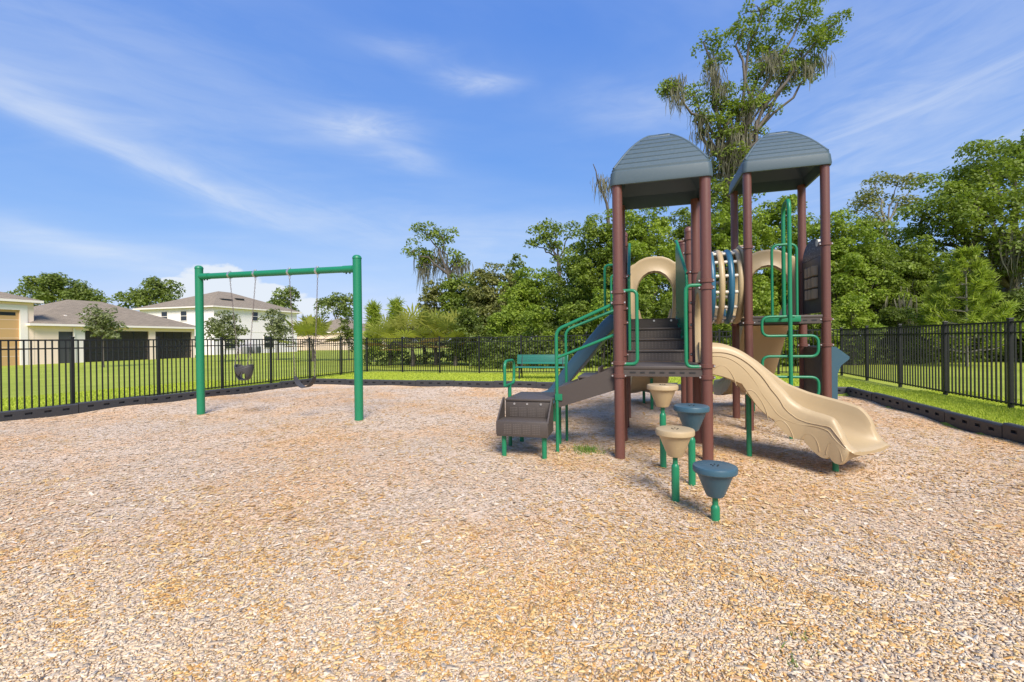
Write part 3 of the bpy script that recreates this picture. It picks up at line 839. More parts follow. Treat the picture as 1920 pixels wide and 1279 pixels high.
# ------------------------------------------------------------------ swing set
def V2(x, y, z): return Vector((x, y, z))
swl, swr = Vector((-6.54, 9.54, 0)), Vector((-2.76, 8.16, 0))
sw = empty('swing_frame', swl); tag(sw, 'green steel swing frame with two posts and one top beam', 'swing set')
for p, top in ((swl, 3.05), (swr, 2.97)):
    q = p - swl; g = float(mulch_z(np.array(p.x), np.array(p.y))); r = .076
    MB().lathe([(r, g - .3), (r, top - .06), (r + .006, top - .058), (r + .006, top - .04), (r * .92, top - .012), (r * .55, top + .008), (.003, top + .014)], 24, (q.x, q.y)).build('post', M['swing_green'], sw, 40)
ba, bb = V2(0, 0, 2.83), V2(*(swr - swl).xy, 2.735)
ud = (bb - ba).normalized()
MB().tube([ba + ud * .05, bb - ud * .05], .060, 20).build('beam', M['swing_green'], sw, 40)
for s_, e_ in ((ba, 1), (bb, -1)):
    m = MB(); m.tube([s_ + ud * e_ * .074, s_ + ud * e_ * .30], .066, 20); m.build('sleeve', M['swing_green'], sw, 40)
    m = MB()
    for d in (.16, .24): m.tube([s_ + ud * e_ * d + V2(0, 0, -.06), s_ + ud * e_ * d + V2(0, 0, -.085)], .014, 8)
    m.build('bolt', M['black'], sw, 40)
def beam_pt(px):
    best = min((abs((960 + (F * (swl + ba + (bb - ba) * t).x / (swl + ba + (bb - ba) * t).y)) - px - 1.5), t) for t in [i / 400 for i in range(401)])[1]
    return ba + (bb - ba) * best
hang = [beam_pt(p) for p in (431.7, 478.8, 543.4, 595.3)]
for h in hang:
    m = MB(); m.tube([h + ud * -.022, h + ud * .022], .068, 18); m.tube([h + V2(0, 0, -.06), h + V2(0, 0, -.13)], .016, 8); m.tube([h + V2(0, 0, .055), h + V2(0, 0, .085)], .02, 8)
    c = m.build('hanger', M['bolt'], sw, 40)
def chain(m, p, q, link_l=.042, r=.0036, w=.0085):
    d = (q - p); n = max(2, int(d.length / link_l)); t = d.normalized(); a = t.orthogonal().normalized(); b = t.cross(a)
    for i in range(n):
        c = p + d * ((i + .5) / n); u = a if i % 2 else b; L = link_l * .62
        pts = [c + t * L + u * 0, c + t * L * .6 + u * w, c - t * L * .6 + u * w, c - t * L, c - t * L * .6 - u * w, c + t * L * .6 - u * w]
        m.tube(pts, r, 4, closed=True)
    return m
# bucket swing
bk = empty('bucket_swing', swl + (hang[0] + hang[1]) / 2 + V2(0, 0, -1.94)); tag(bk, 'grey rubber bucket swing hanging on chains from the beam', 'swing')
bo = bk.location - swl
perp = V2(-ud.y, ud.x, 0).normalized(); u2 = V2(ud.x, ud.y, 0).normalized()
def make_bucket():
    vs = []; fs = []; nu, nv = 40, 12
    for j in range(nv + 1):
        ph = j / nv
        for i in range(nu):
            th = 2 * math.pi * i / nu; rr = math.cos(ph * math.pi / 2 * .96) ** .55
            x = .19 * rr * math.cos(th); y = .135 * rr * math.sin(th); z = .10 - .27 * math.sin(ph * math.pi / 2) + .03 * math.cos(2 * th) * (1 - ph)
            vs.append(u2 * x + perp * y + V2(0, 0, z))
    for j in range(nv):
        for i in range(nu):
            th = 2 * math.pi * (i + .5) / nu; ph = (j + .5) / nv
            hole = any(((th - c + math.pi) % (2 * math.pi) - math.pi) ** 2 / .46 ** 2 + (ph - .58) ** 2 / .30 ** 2 < 1 for c in (R(-118), R(-62), R(62), R(118)))
            if not hole: fs.append((j * nu + i, j * nu + (i + 1) % nu, (j + 1) * nu + (i + 1) % nu, (j + 1) * nu + i))
    fs.append(tuple(nv * nu + i for i in range(nu)))
    m = MB(); m.add(vs, fs); o = m.build('bucket', M['rubber'], bk, 60)
    so = o.modifiers.new('thick', 'SOLIDIFY'); so.thickness = .018; so.offset = 0
    MB().tube([u2 * .19 * math.cos(t) + perp * .135 * math.sin(t) + V2(0, 0, .10 + .03 * math.cos(2 * t)) for t in [2 * math.pi * i / 36 for i in range(36)]], .014, 8, closed=True).build('rim', M['rubber'], o, 60)
make_bucket()
for h, sg in ((hang[0], -1), (hang[1], 1)):
    top = h - bo + V2(0, 0, -.13); low = u2 * sg * .17 + V2(0, 0, .40)
    chain(MB(), top, low).build('chain', M['chain'], bk)
    m = MB()
    for s2 in (-1, 1): chain(m, low, u2 * sg * .17 + perp * s2 * .07 + V2(0, 0, .11))
    m.build('chain', M['chain'], bk)
# belt swing
bs = empty('belt_swing', swl + (hang[2] + hang[3]) / 2 + V2(0, 0, -2.08)); tag(bs, 'drooping black belt swing on the chains near the right post', 'swing')
bo2 = bs.location - swl
ends = []
for h, sg in ((hang[2], -1), (hang[3], 1)):
    top = h - bo2 + V2(0, 0, -.13); low = u2 * sg * .235 + V2(0, 0, .10); ends.append(low)
    chain(MB(), top, low).build('chain', M['chain'], bs)
secs = []
for i in range(15):
    t = -1 + i / 7; x = .235 * t; z = .10 - .20 * (1 - t * t) ** .8; w = .07 * (1 - .35 * t ** 6)
    secs.append([u2 * x + perp * -w + V2(0, 0, z), u2 * x + perp * w + V2(0, 0, z), u2 * x + perp * w + V2(0, 0, z - .012), u2 * x + perp * -w + V2(0, 0, z - .012)])
m = MB(); m.loft(secs); m.build('seat', M['rubber'], bs, 30)

# ------------------------------------------------------------------ bench on the far grass strip
bx, by = 1.0, 15.95
bench = empty('park_bench', (bx, by, float(lawn_z(np.array(bx), np.array(by)))), R(-16)); tag(bench, 'green metal park bench on the grass strip by the far fence', 'bench')
m = MB(); m.bbox(-.92, .92, -.24, .20, .40, .435, .012); m.build('seat', M['bench'], bench, 40)
m = MB(); Mx = Matrix.Translation((0, .22, .50)) @ Matrix.Rotation(R(-12), 4, 'X'); m.bbox(-.92, .92, -.012, .012, .02, .36, .008, Mx); m.build('backrest', M['bench'], bench, 40)
for s in (-1, 1):
    m = MB(); m.tube(fillet([(s * .74, -.20, -.2), (s * .74, -.14, .385), (s * .74, .20, .385), (s * .74, .30, .82)], .05, 4), .026, 10); m.tube([(s * .74, .16, .39), (s * .74, .24, -.2)], .026, 10); m.build('leg', M['black'], bench, 50)
m = MB()
for z in (.10, .17, .24, .31):
    for k in range(60): m.box(-.88 + k * .03 - .006, -.88 + k * .03 + .006, -.0135, -.0122, z, z + .05, Mx)
m.build('perforation', M['black'], bench)

# ------------------------------------------------------------------ border timbers
def timber_mesh(L=1.24):
    m = MB(); h, w = .235, .085
    # front face as a grid with recessed slots
    xs = [0]; slots = []
    for k in range(4):
        c = L * (.16 + .225 * k); xs += [c - .055, c + .055]; slots.append(len(xs) - 2)
    xs.append(L - .012); zs = [-.10, .125, .168, h - .02]
    vs = []; fs = []
    for z in zs:
        for x in xs: vs.append((x, -w / 2, z))
    n = len(xs)
    for j in range(3):
        for i in range(n - 1):
            if j == 1 and i in slots:
                o = len(vs); x0, x1, z0, z1 = xs[i], xs[i + 1], zs[1], zs[2]
                for (x, z) in ((x0, z0), (x1, z0), (x1, z1), (x0, z1)): vs.append((x, -w / 2 + .035, z))
                a, b, c, d = j * n + i, j * n + i + 1, (j + 1) * n + i + 1, (j + 1) * n + i
                fs += [(a, b, o + 1, o), (b, c, o + 2, o + 1), (c, d, o + 3, o + 2), (d, a, o, o + 3), (o, o + 1, o + 2, o + 3)]
            else: fs.append((j * n + i, j * n + i + 1, (j + 1) * n + i + 1, (j + 1) * n + i))
    m.add(vs, fs)
    x1 = L - .012
    m.add([(0, -w / 2, h - .02), (x1, -w / 2, h - .02), (0, -w / 2 + .018, h), (x1, -w / 2 + .018, h), (0, w / 2, h), (x1, w / 2, h), (0, w / 2, -.10), (x1, w / 2, -.10)],
          [(0, 1, 3, 2), (2, 3, 5, 4), (4, 5, 7, 6)])
    m.add([(0, -w / 2, -.10), (0, -w / 2, h - .02), (0, -w / 2 + .018, h), (0, w / 2, h), (0, w / 2, -.10)], [(0, 1, 2, 3, 4)])
    m.add([(x1, -w / 2, -.10), (x1, -w / 2, h - .02), (x1, -w / 2 + .018, h), (x1, w / 2, h), (x1, w / 2, -.10)], [(0, 4, 3, 2, 1)])
    m.bbox(-.07, .0, -w / 2 + .012, w / 2 - .01, -.09, h - .045, .01)
    return m.mesh('border_timber', 35)
TM = timber_mesh(); TM.materials.append(M['timber'])
def border(p0, p1, label, flip=False):
    d = (p1 - p0); n = round(d.length / 1.24); rz = math.atan2(d.y, d.x)
    e = empty('playground_border', (p0.x, p0.y, 0), rz); tag(e, label, 'border', 'black plastic borders of the wood chip bed')
    rnd = random.Random(int(abs(p0.x) * 97))
    for k in range(n):
        o = bpy.data.objects.new('timber', TM); col.objects.link(o); o.parent = e
        s = d.length / n
        x = s * k; p = p0 + d.normalized() * (x + .6)
        g = float(mulch_z(np.array(p.x), np.array(p.y))) - .015
        o.scale.x = s / 1.24 * .998
        o.location = (x, rnd.uniform(-.006, .006), g + rnd.uniform(-.008, .008)); o.rotation_euler = (0, R(rnd.uniform(-.35, .35)), R(rnd.uniform(-.3, .3)))
border(BL + DL * 13.64, BL, 'black plastic border along the left edge of the wood chips')
border(BL + DF * .06, BR_ - DF * .02, 'black plastic border along the far edge of the wood chips')
border(BR_ + DR * .06, BR_ + DR * 11.2, 'black plastic border along the right edge of the wood chips')

# ------------------------------------------------------------------ fences
FH = 1.52
pk = MB(); pk.box(-.011, .011, -.011, .011, .07, FH - .012); PKM = pk.mesh('picket'); PKM.materials.append(M['fence'])
fp = MB(); fp.bbox(-.032, .032, -.032, .032, -.25, FH + .045, .005); fp.bbox(-.039, .039, -.039, .039, FH + .040, FH + .062, .006); FPM = fp.mesh('fence_post'); FPM.materials.append(M['fence'])
def fence(p0, step, n, label, skip_first=False, npk=15):
    rz = math.atan2(step.y, step.x); L = step.length
    e = empty('metal_fence', (p0.x, p0.y, 0), rz); tag(e, label, 'fence', 'black picket fences around the playground')
    for k in range(n + 1):
        p = p0 + step * k; g = float(lawn_z(np.array(p.x), np.array(p.y)))
        if not (skip_first and k == 0):
            o = link('post', FPM, None, e); o.location = (L * k, 0, g)
        if k == n: break
        pn = p0 + step * (k + 1); g2 = float(lawn_z(np.array(pn.x), np.array(pn.y))); sl = math.atan2(g2 - g, L)
        for z, hh in ((FH - .012, .016), (FH - .19, .014), (.10, .014)):
            m = MB(); m.box(.036, L - .036, -.017, .017, -hh, hh); o = m.build('rail', M['fence'], e); o.location = (L * k, 0, g + z); o.rotation_euler = (0, -sl, 0)
        for i in range(npk):
            x = L * (i + 1) / (npk + 1)
            o = link('picket', PKM, None, e); o.location = (L * k + x, 0, g + (g2 - g) * x / L)
FC1 = Vector((-6.6, 20.7)); FC2 = FC1 + Vector((1.742, -.575)) * 10
fence(FC1, Vector((-.515, -1.78)), 8, 'black metal picket fence along the left side by the houses')
fence(FC1, Vector((1.742, -.575)), 10, 'black metal picket fence across the back before the trees', True)
fence(FC2, Vector((-.54, -1.76)), 7, 'black metal picket fence along the right side by the lawn', True)

# ------------------------------------------------------------------ houses
HY = math.atan2(.964, .267)
def hip_roof(m, x0, x1, y0, y1, z, rise, ov=.45, th=.16, ridge_axis=None):
    X0, X1, Y0, Y1 = x0 - ov, x1 + ov, y0 - ov, y1 + ov
    w, d = X1 - X0, Y1 - Y0; r = min(w, d) / 2
    if w >= d: A, B = (X0 + r, (Y0 + Y1) / 2), (X1 - r + .001, (Y0 + Y1) / 2)
    else: A, B = ((X0 + X1) / 2, Y0 + r), ((X0 + X1) / 2, Y1 - r + .001)
    z += .02
    vs = [(X0, Y0, z), (X1, Y0, z), (X1, Y1, z), (X0, Y1, z), (X0, Y0, z + th), (X1, Y0, z + th), (X1, Y1, z + th), (X0, Y1, z + th), (*A, z + th + rise), (*B, z + th + rise)]
    return vs, (w >= d)
def roof_obj(root, x0, x1, y0, y1, z, rise, ov=.45):
    vs, wide = hip_roof(None, x0, x1, y0, y1, z, rise, ov)
    up = [(4, 5, 9, 8), (5, 6, 9), (6, 7, 8, 9), (7, 4, 8)] if wide else [(4, 5, 8), (5, 6, 9, 8), (6, 7, 9), (7, 4, 8, 9)]
    m = MB(); m.add(vs, up); rf = link('roof', m.mesh('roof'), M['shingle'], root)
    f = MB(); f.add(vs, [(0, 1, 5, 4), (1, 2, 6, 5), (2, 3, 7, 6), (3, 0, 4, 7), (0, 3, 2, 1)]); f.build('fascia', M['trim'], rf)
    return rf
def wall_y(root, segs, y, th, z0, z1, mat):
    for x0, x1 in segs: MB().box(x0, x1, y, y + th, z0, z1).build('wall', M[mat], root)
def window(root, axis, c, w, z0, z1, out):
    """axis 'x': window on a wall that runs along x, facing -y; 'y': on the wall that faces -x"""
    f = MB(); g = MB(); h = w / 2; b = .07
    def bx(m, p0, p1, d0, d1, q0, q1):
        if axis == 'x': m.box(p0, p1, d0, d1, q0, q1)
        else: m.box(d0, d1, p0, p1, q0, q1)
    for p0, p1, q0, q1 in ((c - h - b, c - h, z0 - b, z1 + b), (c + h, c + h + b, z0 - b, z1 + b), (c - h, c + h, z0 - b, z0), (c - h, c + h, z1, z1 + b), (c - h, c + h, (z0 + z1) / 2 - .03, (z0 + z1) / 2 + .03)):
        bx(f, p0, p1, out - .05, out - .004, q0, q1)
    o = f.build('window', M['trim'], root)
    bx(g, c - h, c + h, out - .018, out - .003, z0, (z0 + z1) / 2 - .03); bx(g, c - h, c + h, out - .018, out - .003, (z0 + z1) / 2 + .03, z1)
    g.build('pane', M['window'], o)
LZ = .03
# single-storey house with screened porch and a tall garage bay
h1 = empty('house', (-35.2, 33.0, LZ), HY); tag(h1, 'single-storey cream house with brown hip roof and dark screened porch', 'house')
wall_y(h1, [(.42, 1.9)], 0, .25, -.1, 2.83, 'stucco')
MB().box(1.9, 2.92, 0, .25, 2.45, 2.83).build('wall', M['stucco'], h1); MB().box(1.9, 2.92, .08, .12, 0, 2.45).build('door', M['panel_grey'], h1)
for x0, x1 in ((2.92, 3.63), (8.6, 9.16), (12.7, 13.0)): MB().box(x0, x1, 0, .3, -.1, 2.55).build('column', M['trim' if x0 < 3 else 'stucco'], h1)
MB().box(2.93, 13.0, -.004, .3, 2.551, 2.83).build('wall', M['stucco'], h1)
for x0, x1 in ((3.63, 8.6), (9.16, 12.7)):
    sc = MB().box(x0, x1, .14, .15, .0, 2.55).build('porch_screen', M['screen'], h1)
    m = MB(); n = 4
    for k in range(1, n): x = x0 + (x1 - x0) * k / n; m.box(x - .03, x + .03, .10, .138, 0, 2.549)
    m.box(x0, x1, .095, .137, .72, .79); m.build('screen_frame', M['black'], sc)
MB().box(3.63, 13.0, 3.2, 3.4, -.1, 2.83).build('wall', M['stucco'], h1)
MB().box(12.75, 13.0, .31, 10, -.1, 2.83).build('wall', M['stucco'], h1); MB().box(.42, 13, 9.8, 10, -.1, 2.82).build('wall', M['stucco'], h1)
MB().box(2.80, 2.90, -.12, -.02, 0, 2.75).build('downspout', M['trim'], h1)
r1 = roof_obj(h1, .42, 13.0, 0, 10, 2.83, 2.35)
m = MB(); m.box(4.2, 4.6, 1.5, 1.8, 3.75, 4.0); m.box(3.0, 3.15, 1.2, 1.35, 3.5, 3.8); m.build('vent', M['trim'], r1)
wall_y(h1, [(-8, -5.0), (-.36, .42)], -.02, .27, -.1, 4.5, 'stucco')
MB().box(-5.0, -.36, -.02, .25, 3.95, 4.5).build('wall', M['stucco'], h1)
gd = MB().box(-5.0, -.36, .08, .14, 0, 3.95).build('garage_door', M['tan_door'], h1)
m = MB()
for k in range(1, 6): m.box(-5.0, -.36, .074, .079, k * .65 - .012, k * .65 + .012)
m.build('door_seam', M['stucco'], gd); MB().box(-4.6, -.55, .066, .073, 3.55, 3.78).build('door_window', M['window'], gd)
MB().box(-.36, .05, -.07, -.021, 0, 4.3).build('door_trim', M['trim'], h1); MB().box(-5.4, -.361, -.07, -.021, 3.95, 4.3).build('door_trim', M['trim'], h1)
MB().box(.17, .42, .26, 9, 2.8, 4.5).build('wall', M['stucco'], h1)
r1b = roof_obj(h1, -8, .42, 0, 9, 4.5, 1.75, .4)
MB().box(-2.6, -1.2, 1.0, 1.9, 5.18, 5.3).build('skylight', M['window'], r1b)
# two-storey white house
h2 = empty('house', (-36.0, 55.0, LZ), HY); tag(h2, 'two-storey white house with a brown hip roof behind the swings', 'house')
MB().box(0, 13.9, 0, 12, -.1, 5.75).build('wall', M['white_stucco'], h2)
for c, w in ((4.66, .95), (7.8, .95)): window(h2, 'y', c, w, 4.25, 5.40, -.002)
for c, w in ((3.0, 1.4), (8.3, 1.6)): window(h2, 'y', c, w, .9, 2.3, -.002)
for c, w in ((6.15, .9), (11.0, .9)): window(h2, 'x', c, w, 4.35, 5.5, -.002)
for c, w in ((2.2, 1.6), (8.5, 1.8)): window(h2, 'x', c, w, .7, 2.3, -.002)
MB().box(-.004, 13.904, -.02, -.004, 2.78, 2.93).build('band', M['trim'], h2)
r2 = roof_obj(h2, 0, 13.9, 0, 12, 5.75, 2.6, .5)
m = MB(); m.box(3.0, 4.6, 2.0, 2.6, 6.93, 7.15); m.box(5.8, 7.0, 2.6, 3.0, 7.25, 7.45); m.build('roof_vent', M['black'], r2)
# far low house
h3 = empty('house', (-27.5, 76.0, LZ), HY); tag(h3, 'far low cream house with brown roof between the small trees', 'house')
MB().box(0, 13, 0, 11, -.1, 2.9).build('wall', M['stucco'], h3); roof_obj(h3, 0, 13, 0, 11, 2.9, 2.6, .45)
for c in (3.0, 8.0): window(h3, 'x', c, 1.6, .8, 2.2, -.002)
# air conditioners against the white house
for k, (t, lab) in enumerate(((3.9, 'grey air conditioner box against the white house, left one'), (5.3, 'grey air conditioner box against the white house, right one'))):
    p = Vector((-36.0, 55.0, 0)) + Vector((.267, .964, 0)) * t + Vector((.964, -.267, 0)) * .9
    a = empty('air_conditioner', (p.x, p.y, LZ), HY); tag(a, lab, 'air conditioner', 'air conditioners beside the white house')
    MB().bbox(-.45, .45, -.45, .45, 0, .95, .04).build('cabinet', M['pinkgrey'], a, 40)
    m = MB()
    for q in range(8): m.box(-.40, .40, -.462, -.451, .15 + q * .09, .19 + q * .09)
    m.build('grille', M['black'], a)

# ------------------------------------------------------------------ vegetation
PAL = {
    'oak': [(.115, .160, .024), (.165, .215, .034), (.075, .110, .018)],
    'bright': [(.160, .225, .028), (.215, .280, .040), (.110, .165, .022)],
    'dark': [(.070, .098, .018), (.100, .135, .024), (.048, .070, .014)],
    'olive': [(.150, .165, .050), (.195, .205, .070), (.105, .120, .038)],
    'grey': [(.140, .165, .075), (.175, .200, .095), (.105, .130, .058)],
    'pine': [(.200, .260, .035), (.250, .310, .050), (.150, .205, .030)],
    'palm': [(.225, .245, .050), (.280, .295, .070), (.165, .190, .040)],
    'fardark': [(.100, .135, .032), (.135, .170, .040), (.075, .105, .026)],
}
PAL = {k: [tuple(({'dark': 1.2, 'fardark': 1.22, 'oak': 1.12}.get(k, 1.0)) * x for x in t) for t in v] for k, v in PAL.items()}
PAL = {k: [tuple(min(.45, c * 1.42 * (1.06, 1.0, .95)[i]) for i, c in enumerate(t)) for t in v] for k, v in PAL.items()}
LEAFS = [0]
def leaves(puffs, size, dens, pal, rng, flat=.78):
    """puffs: array (n,4) of centre and radius -> verts, quads, colours"""
    n_each = np.maximum(14, (dens * puffs[:, 3] ** 2 / size ** 2)).astype(int)
    idx = np.repeat(np.arange(len(puffs)), n_each); N = len(idx); LEAFS[0] += N
    d = rng.normal(size=(N, 3)); d /= np.linalg.norm(d, axis=1)[:, None]
    d[:, 2] = np.where(d[:, 2] < -.45, -d[:, 2], d[:, 2])
    rad = puffs[idx, 3] * (.45 + .60 * rng.random(N) ** .6)
    c = puffs[idx, :3] + d * rad[:, None] * np.array([1, 1, flat])
    nrm = d * .55 + np.array([0, 0, .45]) + rng.normal(size=(N, 3)) * .45; nrm /= np.linalg.norm(nrm, axis=1)[:, None]
    t = np.cross(nrm, rng.normal(size=(N, 3))); t /= np.linalg.norm(t, axis=1)[:, None] + 1e-9
    b = np.cross(nrm, t)
    s = size * (.55 + .8 * rng.random(N)); l = t * (s * .62)[:, None]; w = b * (s * .36)[:, None]
    dr = nrm * (s * -.12)[:, None]
    V = np.stack([c - l + dr, c - w * 1.0, c + l + dr, c + w * 1.0], 1).reshape(-1, 3)
    Q = np.arange(N * 4).reshape(-1, 4)
    P = np.array(PAL[pal]); pt = rng.random(len(puffs))[idx]
    u = np.clip(.6 * pt + .4 * rng.random(N), 0, 1)[:, None]
    C = np.where(u < .5, P[2] + (P[0] - P[2]) * u * 2, P[0] + (P[1] - P[0]) * (u - .5) * 2) * (.85 + .3 * rng.random((N, 1)))
    return V, Q, C
def puffs_of(lobes, pr, k, rng):
    out = []
    for (x, y, z, rx, ry, rz) in lobes:
        n = max(4, int(k * (rx * ry * rz) ** (2 / 3) / pr ** 2))
        d = rng.normal(size=(n, 3)); d /= np.linalg.norm(d, axis=1)[:, None]
        rr = .62 + .42 * rng.random(n); rr[: n // 6] *= .45
        p = np.array([x, y, z]) + d * rr[:, None] * np.array([rx, ry, rz])
        out.append(np.concatenate([p, (pr * (.65 + .75 * rng.random(n)))[:, None]], 1))
    return np.concatenate(out)
def moss_mesh(anchors, rng, per=16, L=1.6, w=.05):
    vs, qs, cs = [], [], []
    for a in anchors:
        for _ in range(per):
            p = np.array(a) + rng.normal(size=3) * np.array([.26, .26, .16]); l = L * (.35 + rng.random() * .85); wd = w * (.5 + rng.random())
            an = rng.random() * math.pi; u = np.array([math.cos(an), math.sin(an), 0]) * wd
            sway = rng.normal(size=3) * .12; sway[2] = 0; o = len(vs); jit = np.zeros(3)
            for k, f in ((0, .6), (.2, 1.1), (.42, .9), (.64, .75), (.84, .45), (1, .08)):
                jit = jit + rng.normal(size=3) * np.array([.03, .03, .01]) * L
                q = p + sway * k + jit + np.array([0, 0, -l * k]); vs += [q - u * f, q + u * f]
            for k in range(5): qs.append((o + 2 * k, o + 2 * k + 1, o + 2 * k + 3, o + 2 * k + 2))
            c = np.array([.185, .172, .118]) * (.7 + .6 * rng.random()); cs += [c] * 5
    return mesh_np('moss', np.array(vs), np.array(qs), np.array(cs))
def limb_tube(m, p, q, r0, r1, rng, n=6, wob=.08, sag=0.0):
    p, q = Vector(p), Vector(q); L = (q - p).length; pts = []; rs = []
    for i in range(n + 1):
        t = i / n; w = math.sin(math.pi * t)
        pts.append(p + (q - p) * t + Vector(rng.normal(size=3)) * wob * L * .5 * w * .6 + Vector((0, 0, sag * L * w))); rs.append(r0 + (r1 - r0) * t)
    m.tube(pts, rs, 6); return pts
def tree(name, label, base, lobes, tr=.25, size=.2, pr=.7, dens=4.0, k=3.2, pal='oak', seed=1, group='trees behind the fences', cat='tree', bark='bark', fork=.45, moss=0, moss_l=1.6, twigs=2, lean=None):
    rng = np.random.default_rng(seed); bx_, by_ = base
    bz = float(lawn_z(np.array(bx_), np.array(by_)))
    root = empty(name, (bx_, by_, bz)); tag(root, label, cat, group)
    lobes = [(x - bx_, y - by_, z - bz, rx, ry, rz) for x, y, z, rx, ry, rz in lobes]
    pf = puffs_of(lobes, pr, k, rng)
    V, Q, C = leaves(pf, size, dens, pal, rng)
    cr = link('crown', mesh_np('crown', V, Q, C), M['leaf'], root)
    m = MB(); cx = sum(l[0] for l in lobes) / len(lobes); cy = sum(l[1] for l in lobes) / len(lobes); zmin = min(l[2] for l in lobes); zt = max(l[2] for l in lobes)
    fk = Vector(lean) - Vector((bx_, by_, bz)) if lean else Vector((cx * .35, cy * .35, max(.5, zmin * fork + .15 * zt)))
    trunk = limb_tube(m, (0, 0, -.3), fk, tr, tr * .72, rng, 7, .05)
    for l in lobes:
        c = Vector(l[:3]); r0 = tr * .36
        pts = limb_tube(m, fk, c, r0, tr * .13, rng, 7, .14, .05)
    for i in rng.choice(len(pf), min(len(pf), len(lobes) * twigs), replace=False):
        p = Vector(pf[i, :3]); l = min(lobes, key=lambda l: (Vector(l[:3]) - p).length); limb_tube(m, l[:3], p, tr * .12, tr * .03, rng, 4, .2)
    m.build('trunk', M[bark], root, 60)
    if moss:
        low = pf[np.argsort(pf[:, 2] + rng.normal(size=len(pf)) * 2.0)][:moss, :3]
        link('moss', moss_mesh(low, rng, 42, moss_l, .024), M['moss'], root)
    return root, pf
def lob(px, py, Y, rpx, rpy=None, depth=None):
    """one crown lobe seen at a pixel, at depth Y"""
    p = at(px, py, Y); r = rpx * Y / F; rz = (rpy or rpx) * Y / F
    return (p.x, p.y, p.z, r, depth if depth else (r + rz) / 2, rz)
def bushy(name, label, px, Y, topy, half, pal, seed, group, size=None, n=6, low=.12, cat='tree', moss=0, dens=8.6, pr=None, base_px=None, boty=None, tr=None, k=3.0):
    """a full crown from near the ground to the top"""
    rng = np.random.default_rng(seed * 13 + 5)
    top = at(px, topy, Y); hw = half * Y / F; H = top.z
    lobes = []
    for i in range(n):
        a = 2 * math.pi * (i + rng.random() * .6) / n; f = (i + .5) / n
        z = H * (low + .22) + (H * .80 - H * (low + .22)) * ((i * .618) % 1)
        q = hw * (.50 + .12 * rng.random()) * (1.0 if z < H * .6 else .72)
        lobes.append((top.x + q * math.cos(a), Y + q * math.sin(a) * .9, z, hw * (.46 + .14 * rng.random()), hw * (.46 + .12 * rng.random()), H * (.17 + .05 * rng.random())))
    lobes.append((top.x, Y, H * .83, hw * .52, hw * .52, H * .155))
    size = size or Y * .0051
    return tree(name, label, (top.x, Y), lobes, tr or max(.06, H * .022), size, pr or max(.28, hw * .20), dens, k, pal, seed, group, cat, moss=moss)

G1 = 'trees of the wood behind the far fence'
# -- tall moss-hung oak behind the towers
Yt = 27
tl = [lob(1395, 55, Yt, 34, 26), lob(1440, 95, Yt + .6, 40, 34), lob(1500, 35, Yt, 44, 30), lob(1545, 60, Yt - .5, 34, 30), lob(1505, 95, Yt - .4, 40, 26), lob(1470, 145, Yt, 40, 26),
      lob(1420, 150, Yt + .5, 32, 26), lob(1395, 190, Yt - .4, 26, 26), lob(1335, 115, Yt + .4, 22, 34), lob(1300, 180, Yt, 26, 22), lob(1265, 170, Yt - .3, 26, 20), lob(1318, 80, Yt, 26, 10),
      lob(1345, 190, Yt + .2, 28, 26), lob(1300, 225, Yt, 26, 18), lob(1350, 245, Yt - .3, 44, 26), lob(1400, 255, Yt + .3, 28, 30), lob(1365, 300, Yt, 42, 30), lob(1330, 330, Yt + .4, 26, 24), lob(1400, 320, Yt - .3, 26, 26),
      lob(1430, 20, Yt, 40, 22), lob(1520, 140, Yt, 26, 14), lob(1340, 365, Yt, 36, 26), lob(1390, 360, Yt - .5, 36, 26), lob(1365, 395, Yt, 50, 24), lob(1430, 195, Yt, 24, 22), lob(1370, 215, Yt, 26, 26)]
p_ = at(1352, 600, Yt); pf_ = at(1365, 330, Yt)
tall, tpf = tree('oak_tree', 'very tall oak hung with grey moss rising above the towers', (p_.x, Yt), tl, 
                 .36, .140, .50, 5.6, 3.2, 'oak', 11, G1, moss=0, lean=(pf_.x, Yt, pf_.z), twigs=4)
rng = np.random.default_rng(5)
anch = [np.array(at(px, py, Yt + rng.normal() * .5)) - np.array([tall.location.x, tall.location.y, tall.location.z]) for px, py in
        [(1445, 105), (1450, 115), (1440, 125), (1430, 110), (1420, 175), (1410, 190), (1400, 205), (1395, 215), (1500, 115), (1530, 100), (1540, 110), (1515, 125), (1490, 120), (1470, 145), (1335, 115), (1340, 130), (1345, 150), (1350, 165), (1335, 140),
         (1270, 150), (1265, 170), (1255, 160), (1310, 215), (1320, 225), (1360, 240), (1350, 250), (1380, 255), (1395, 240), (1345, 275), (1365, 285), (1385, 285), (1330, 270), (1315, 245), (1405, 260), (1375, 300), (1350, 305), (1400, 290), (1270, 185)]]
link('moss', moss_mesh(anch, rng, 60, .95, .020), M['moss'], tall)
# -- small dead snag at the left of the roofed tower
sn = at(1140, 395, 26); root = empty('dead_tree', (sn.x, 26, 0)); tag(root, 'thin bare leaning snag left of the near roof', 'tree')
m = MB(); rng = np.random.default_rng(3); q0 = Vector((0, 0, -.2)); q1 = Vector((0, 0, sn.z)); q2 = at(1112, 308, 26) - Vector((sn.x, 26, 0))
limb_tube(m, q0, q1, .14, .10, rng, 5, .03); limb_tube(m, q1, q2, .09, .02, rng, 6, .10); limb_tube(m, (q1 + q2) / 2, at(1127, 335, 26) - Vector((sn.x, 26, 0)), .05, .015, rng, 4, .1); m.build('trunk', M['bark'], root, 60)
link('moss', moss_mesh([np.array(at(1126, 335, 26) - Vector((sn.x, 26, 0))), np.array(at(1140, 340, 26) - Vector((sn.x, 26, 0)))], rng, 40, 1.2, .022), M['moss'], root)
